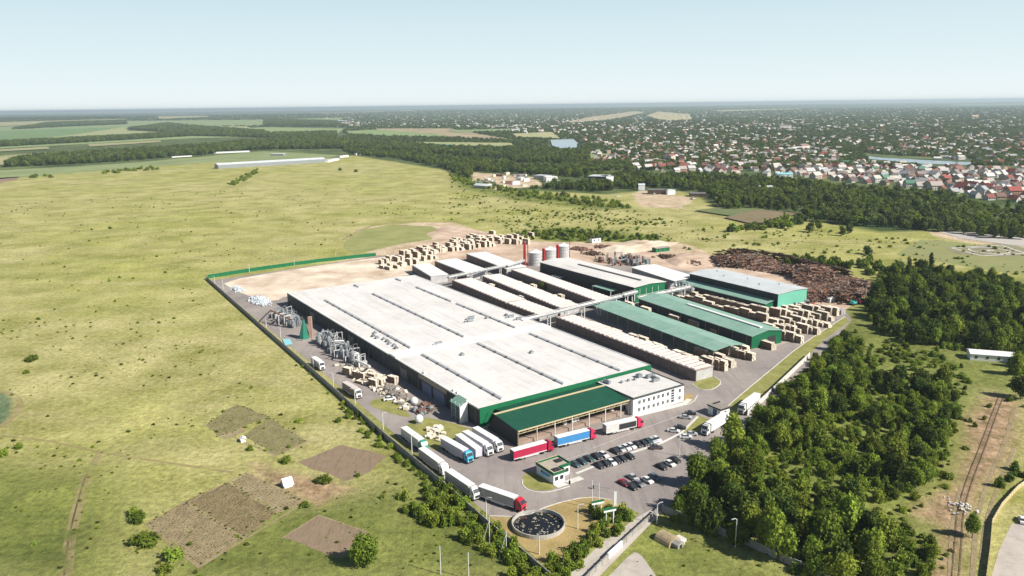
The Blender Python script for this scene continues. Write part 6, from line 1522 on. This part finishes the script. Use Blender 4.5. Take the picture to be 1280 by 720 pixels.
# town and horizon trees, spread evenly in angle and inverse distance
FP = [[G(*q) for q in f[0]] for f in FIELDS] + [[G(*q) for q in p] for p in ([(686, 187.5), (716, 189), (724, 181), (716, 173), (686, 175)], [(1076, 192), (1218, 200), (1214, 210), (1150, 208.5), (1086, 202)], [(348, 159), (414, 156), (418, 160), (372, 164)])]
wl = [G(*q) for q in WOOD_LINE]; pts = []; rq = random.Random(404)
while len(pts) < 40000:
    f = rq.random(); y = 131 + 4.0 + 80 * f ** 1.25; x = rq.uniform(-60, 1340)
    y += (640 - x) * .0125
    g = G(x, y)
    if x < 430 and y > 158: continue
    if y > 158 and x < 700 and y > 190: continue
    if not inside(g[0], g[1], wl) or any(inside(g[0], g[1], q) for q in FP): continue
    if y > 190 and x > 780 and rq.random() < .25: continue
    if y > 158 and rq.random() < .2: continue
    d = math.hypot(*g); s_ = min(2.2, max(1.0, d / 2600)) * rq.uniform(.75, 1.35)
    pts.append((g[0], g[1], relief(*g) - .3, rq.uniform(0, 6.28), 5.0 * s_, 3.3 * min(1.5, s_), rq.choice((0, 0, 1, 2, 3, 5))))
stuff_instances('town_trees', 'countless trees among the far houses up to the horizon', 'trees', pts, srcL)

# bushes
bushes = []
def bgroup(polys, sp, seed, r, h, lab, grp, kinds=(0, 1, 2), prob=1.0, noise=None):
    for x, y in scatter(polys, sp, seed, .5, prob, noise): bushes.append((x, y, R.uniform(*r), R.uniform(*h), R.choice(kinds), lab, grp))
bgroup([[(500, 622), (540, 612), (556, 606), (590, 634), (612, 655), (660, 700), (640, 712), (600, 690), (560, 662), (515, 655)]], 2.9, 301, (1.5, 3.0), (1.8, 3.8), 'bush outside the meadow wall by the waiting trucks', 'bushes outside the meadow wall', prob=.85)
bgroup([[(425, 502), (450, 520), (480, 548), (552, 612), (545, 617), (470, 560), (430, 520)]], 3.0, 302, (1.2, 2.1), (1.1, 1.9), 'bush in the strip along the outside of the meadow wall', 'low bushes along the meadow wall', prob=.6)
bgroup([[(370, 448), (420, 495), (415, 498), (366, 455)]], 3.2, 303, (.8, 1.4), (.8, 1.3), 'low bush at the foot of the meadow wall behind the filter batteries', 'low bushes along the meadow wall, upper part', prob=.6)
bgroup([[(740, 640), (765, 634), (790, 646), (795, 655), (770, 672), (740, 690), (720, 712), (700, 740), (672, 735), (690, 700), (715, 685), (735, 670), (752, 658)]], 2.7, 304, (1.6, 2.7), (1.7, 3.4), 'dense bush in the planting along the approach road', 'bushes along the approach road', prob=.9)
bgroup([[(640, 712), (690, 700), (700, 740), (630, 740)]], 3.0, 305, (1.6, 2.8), (1.7, 3.0), 'bush below the tip of the meadow wall at the bottom edge', 'bushes at the bottom edge below the wall tip', prob=.8)
bgroup([[(1100, 428), (1200, 440), (1215, 475), (1205, 500), (1170, 478), (1110, 470), (1080, 445)]], 6, 306, (1.8, 3.2), (1.5, 3), 'bush in the green clearing left of the long white cabin', 'bushes of the clearing', prob=.55)
bgroup([[(1190, 560), (1225, 500), (1240, 480), (1290, 480), (1290, 510), (1245, 520), (1215, 580)]], 6, 307, (1, 2.2), (1, 2), 'bush in the grass beside the rail track', 'bushes beside the rail track', prob=.35)
bgroup([[(1238, 600), (1262, 585), (1290, 570), (1290, 600), (1268, 612), (1245, 620)]], 4.5, 308, (1.6, 2.8), (2, 3.4), 'leafy bush above the slatted fence at the right edge', 'bushes above the slatted fence', prob=.9, kinds=(1,))
bgroup([[(645, 293), (700, 288), (760, 292), (830, 298), (830, 306), (745, 302), (650, 300)]], 7, 309, (2.2, 4), (2.5, 4.5), 'dark green bush in the line behind the dirt yard', 'bushes behind the dirt yard', kinds=(1, 1, 0), prob=.85)
bgroup([[(970, 328), (1000, 322), (1050, 326), (1062, 335), (1030, 336), (985, 333)]], 7, 310, (3, 4.5), (3.5, 5.5), 'bush between the log pile and the runway meadow', 'clump behind the log pile', kinds=(1,))
bgroup([[(1062, 330), (1095, 322), (1110, 338), (1090, 345), (1070, 342)]], 8, 311, (3.4, 4.8), (3.5, 5), 'dark clump left of the tall pair of trees', 'dark clump at the tall pair', kinds=(1,))
bgroup([[(910, 290), (960, 288), (1010, 280), (1008, 274), (985, 274), (940, 284), (912, 286)]], 9, 312, (4, 6), (4, 6.5), 'bush in the clump right of the ploughed strips', 'hedge clump by the ploughed strips')
bgroup([[(560, 218), (640, 236), (700, 244), (760, 250), (800, 262), (740, 258), (640, 244), (570, 228)]], 9, 313, (3, 5), (3, 5), 'bush before the builders yard and warehouse', 'bushes at the woodland edge', prob=.75)
bgroup([[(284, 230), (300, 222), (322, 211), (326, 214), (306, 226), (290, 233)]], 9, 314, (3, 5), (2, 3), 'low dark bush in the slanting clump before the long farm hall', 'bushes before the farm hall')
bgroup([[(35, 222), (60, 219), (75, 219), (60, 223)], [(125, 216), (195, 209), (200, 212), (130, 218)]], 14, 315, (5, 8), (4, 6), 'small tree clump standing at the far meadow edge', 'clumps at the far meadow edge', prob=.6)
for p, r, h, lab in (((42, 450), 4.2, 2.6, 'large dark bush alone on the left meadow'), ((32, 467), 1.9, 1.7, 'small dark bush below the large one on the left meadow'), ((5, 570), 2.4, 2.4, 'dark bush at the left edge of the picture'), ((24, 560), 2.2, 1.8, 'bush on the left meadow near the picture edge'),
                     ((175, 650), 3.2, 3, 'green bush at the upper corner of the dug plots'), ((176, 680), 5, 3.2, 'large dark bush clump left of the dug plots'), ((215, 697), 4, 2.5, 'bush at the lower left corner of the dug plots'), ((208, 716), 2.6, 2.4, 'bright bush at the bottom edge left of the plots'), ((168, 643), 2.4, 2.2, 'smaller bright bush above the left corner of the plots'),
                     ((407, 603), 4, 2, 'broad low bush between the two rows of plots'), ((359, 577), 2.6, 2.2, 'green bush above the white A-frame shed'), ((382, 634), 2.2, 1.6, 'bush at the right corner of the big dug plot'), ((314, 562), 1.8, 1.7, 'bush beside the small pale shed'), ((424, 527), 1.8, 1.8, 'round bush on the meadow above the brown oval plot'),
                     ((375, 527), 2.4, 1.2, 'flat bush right of the upper garden plots'), ((138, 286), 2.6, 2.4, 'single dark dot of a bush on the far left meadow'), ((448, 596), 1.4, 1.2, 'small bush below the oval plot'), ((445, 215), 5, 5, 'small tree on the far meadow right of the farm hall'), ((425, 213), 5, 5, 'leftmost small tree on the far meadow right of the farm hall'),
                     ((1010, 262), 5, 5, 'bush at the woodland edge above the hedge clump')):
    q = P(*p); bushes.append((q.x, q.y, r, h, R.randrange(3), lab, None))
bushes.sort(key=lambda t: (t[6] is not None, -t[3] / math.hypot(t[0], t[1])))
GY = {}
for t in bushes:
    if t[6]: q = pxy(t[0], t[1])[1]; g = GY.get(t[6], (q, q)); GY[t[6]] = (min(g[0], q), max(g[1], q))
srcB = [None] * 3; ns = 0; restb = []
for x, y, r, h, k, lab, grp in bushes:
    if ns < 290 and visible(x, y, 0):
        near = math.hypot(x, y) < 480; me = (BUSH if near else LBUSH)[k]
        o = link('bush', me); o.location = (x, y, 0); o.scale = (r, r, h); o.rotation_euler.z = R.uniform(0, 6.28); 
        if grp and ' share ' not in lab: X_, Y_ = pxy(x, y); lab = ('large ' if h > 2.6 else 'medium ' if h > 1.8 else 'small ') + ('', 'dark ', 'yellowish ')[k] + lab.replace('dense ', '').replace('bright ', '').replace('low ', '').replace('dark green ', '').replace('in the thicket ', '') + (', upper end' if Y_ < GY[grp][0] + (GY[grp][1] - GY[grp][0]) * .33 else ', lower end' if Y_ > GY[grp][0] + (GY[grp][1] - GY[grp][0]) * .67 else ', middle')
        tag(o, lab, 'bush', grp); ns += 1
        if near and srcB[k] is None: srcB[k] = o
    else: restb.append((x, y, 0, R.uniform(0, 6.28), r, h, k))
# undergrowth between the trees
UND = []
for x, y in scatter(F1 + F2, 3.6, 330, .5, .85): UND.append((x, y, 0, R.uniform(0, 6.28), R.uniform(1.3, 2.9), R.uniform(1.4, 3.8), R.randrange(3)))
for x, y in scatter([[(1062, 412), (1110, 420), (1210, 440), (1215, 480), (1205, 525), (1185, 560), (1190, 600), (1150, 650), (1100, 640), (1090, 600), (1110, 480)]], 4.6, 331, .5, .6, (.09, -.1)): UND.append((x, y, 0, R.uniform(0, 6.28), R.uniform(1.0, 2.6), R.uniform(.9, 2.6), R.randrange(3)))
# crop rows in the dug plots, weeds round their borders
CROP = []
for quad, n_, in (([(232, 626), (286, 603), (346, 642), (306, 672)], 26), ([(184, 654), (230, 627.5), (304, 673), (250, 709)], 22), ([(337, 522), (383, 552), (346, 569), (303, 545)], 22), ([(295, 505), (336, 521), (272, 546), (258, 530)], 18), ([(289, 602), (308, 592), (383, 627), (349, 641)], 8)):
    a, b_, c, d = [Vector(G(*q)) for q in quad]
    for i in range(1, n_):
        p, q = a.lerp(b_, i / n_), d.lerp(c, i / n_); L_ = (q - p).length
        for k in range(int(L_ / .8)):
            if R.random() < .78: v = p.lerp(q, (k + R.random() * .6) * .8 / L_); s_ = R.uniform(.12, .26); CROP.append((v.x, v.y, 0, R.uniform(0, 6.28), s_ * 1.2, s_ * .8, R.randrange(2)))
    for e0, e1 in ((a, b_), (b_, c), (c, d), (d, a)):
        for k in range(int((e1 - e0).length / 1.3)):
            if R.random() < .6: v = e0.lerp(e1, R.random()); s_ = R.uniform(.2, .6); CROP.append((v.x + R.gauss(0, .6), v.y + R.gauss(0, .6), 0, R.uniform(0, 6.28), s_, s_ * .7, R.randrange(2)))
# uncountable scrub on the meadows
SCR = [([[(560, 225), (640, 242), (760, 258), (900, 285), (1060, 290), (1290, 312), (1290, 350), (1125, 335), (1060, 318), (960, 318), (860, 312), (740, 300), (640, 290), (560, 268)]], 7.5, .6, (.8, 2.6), (.06, -.1)),
       ([[(640, 262), (760, 262), (830, 275), (830, 298), (700, 290), (620, 285)]], 6, .6, (1.0, 3.0), (.05, -.1)),
       ([[(480, 240), (600, 245), (640, 290), (560, 275), (440, 265)]], 12, .4, (.6, 1.9), (.05, -.2)),
       ([[(1110, 470), (1200, 478), (1210, 520), (1180, 600), (1140, 650), (1190, 690), (1170, 740), (1050, 740), (830, 645), (900, 560), (1000, 460)]], 4.0, .6, (.7, 1.5), None),
       ([[(480, 600), (560, 610), (640, 690), (640, 740), (400, 740), (420, 690), (470, 650)]], 3.4, .5, (.25, 1.2), (.12, -.4)),
       ([[(-60, 400), (230, 400), (400, 560), (500, 600), (430, 740), (-60, 740)]], 4.2, .4, (.18, 1.1), (.04, -.3)), ([[(-60, 260), (250, 240), (420, 230), (560, 260), (430, 300), (240, 345), (400, 500), (-60, 420)]], 9, .35, (.3, 1.6), (.03, -.1)),
       ([[(840, 655), (1000, 722), (1000, 745), (800, 745), (785, 700), (820, 660)]], 4.5, .4, (.3, .8), None), ([[(100, 610), (200, 640), (260, 720), (60, 740)]], 7, .5, (.5, 1.5), (.09, .1))]
scr = [(x, y, z, a, r, h, k) for x, y, z, a, r, h, k in restb]
for i, (pl, sp, pr, (r0, r1), nz) in enumerate(SCR):
    for x, y in scatter(pl, sp, 500 + i, .5, pr, nz):
        r = r0 + (r1 - r0) * R.random() ** 2.2; scr.append((x, y, 0, R.uniform(0, 6.28), r, r * R.uniform(.6, 1.0), R.choice((0, 1, 2, 3, 4, 4)) if r < 1.6 else R.randrange(3)))
wd_o = []
for i, me in enumerate(WEED):
    q = P(*((300, 480), (120, 470))[i]); o = link('weed_clump', me); o.location = q; o.scale = (1.2, 1.2, 1); tag(o, ('weed clump on the meadow left of the works', 'pale weed clump on the open meadow')[i], 'weed clump'); wd_o.append(o)
srcB = [s or next(q for q in srcB if q) for s in srcB]
stuff_instances('crop_rows', 'rows of small green plants in the dug garden plots', 'crops', CROP, wd_o)
stuff_instances('undergrowth', 'shrubs and saplings filling the gaps between the trees of the right-hand woods', 'undergrowth', UND, srcB)
stuff_instances('meadow_scrub', 'weeds and low scrub scattered over the meadows', 'scrub', scr, srcB + wd_o)

# ------------------------------------------------------------------ haze
# crop rows on three of the plots
HAZE = 6.0e-5
if HAZE:
    b = MB(); b.box(-130000, 130000, -2000, 130000, -40, 135); m = bpy.data.materials.new('haze'); m.use_nodes = True; n = m.node_tree.nodes; n.remove(n['Principled BSDF'])
    v = n.new('ShaderNodeVolumePrincipled'); v.inputs['Density'].default_value = HAZE; v.inputs['Color'].default_value = (.74, .89, .97, 1); v.inputs['Anisotropy'].default_value = 0.2
    m.node_tree.links.new(v.outputs[0], n['Material Output'].inputs['Volume']); o = b.build('haze', m); o['kind'] = 'stuff'
print('objects', len(bpy.data.objects), 'stacks', NST[0], 'trees', len(trees), len(single), 'bush', len(bushes), 'scrub', len(scr), 'mid', len(mid_pts))
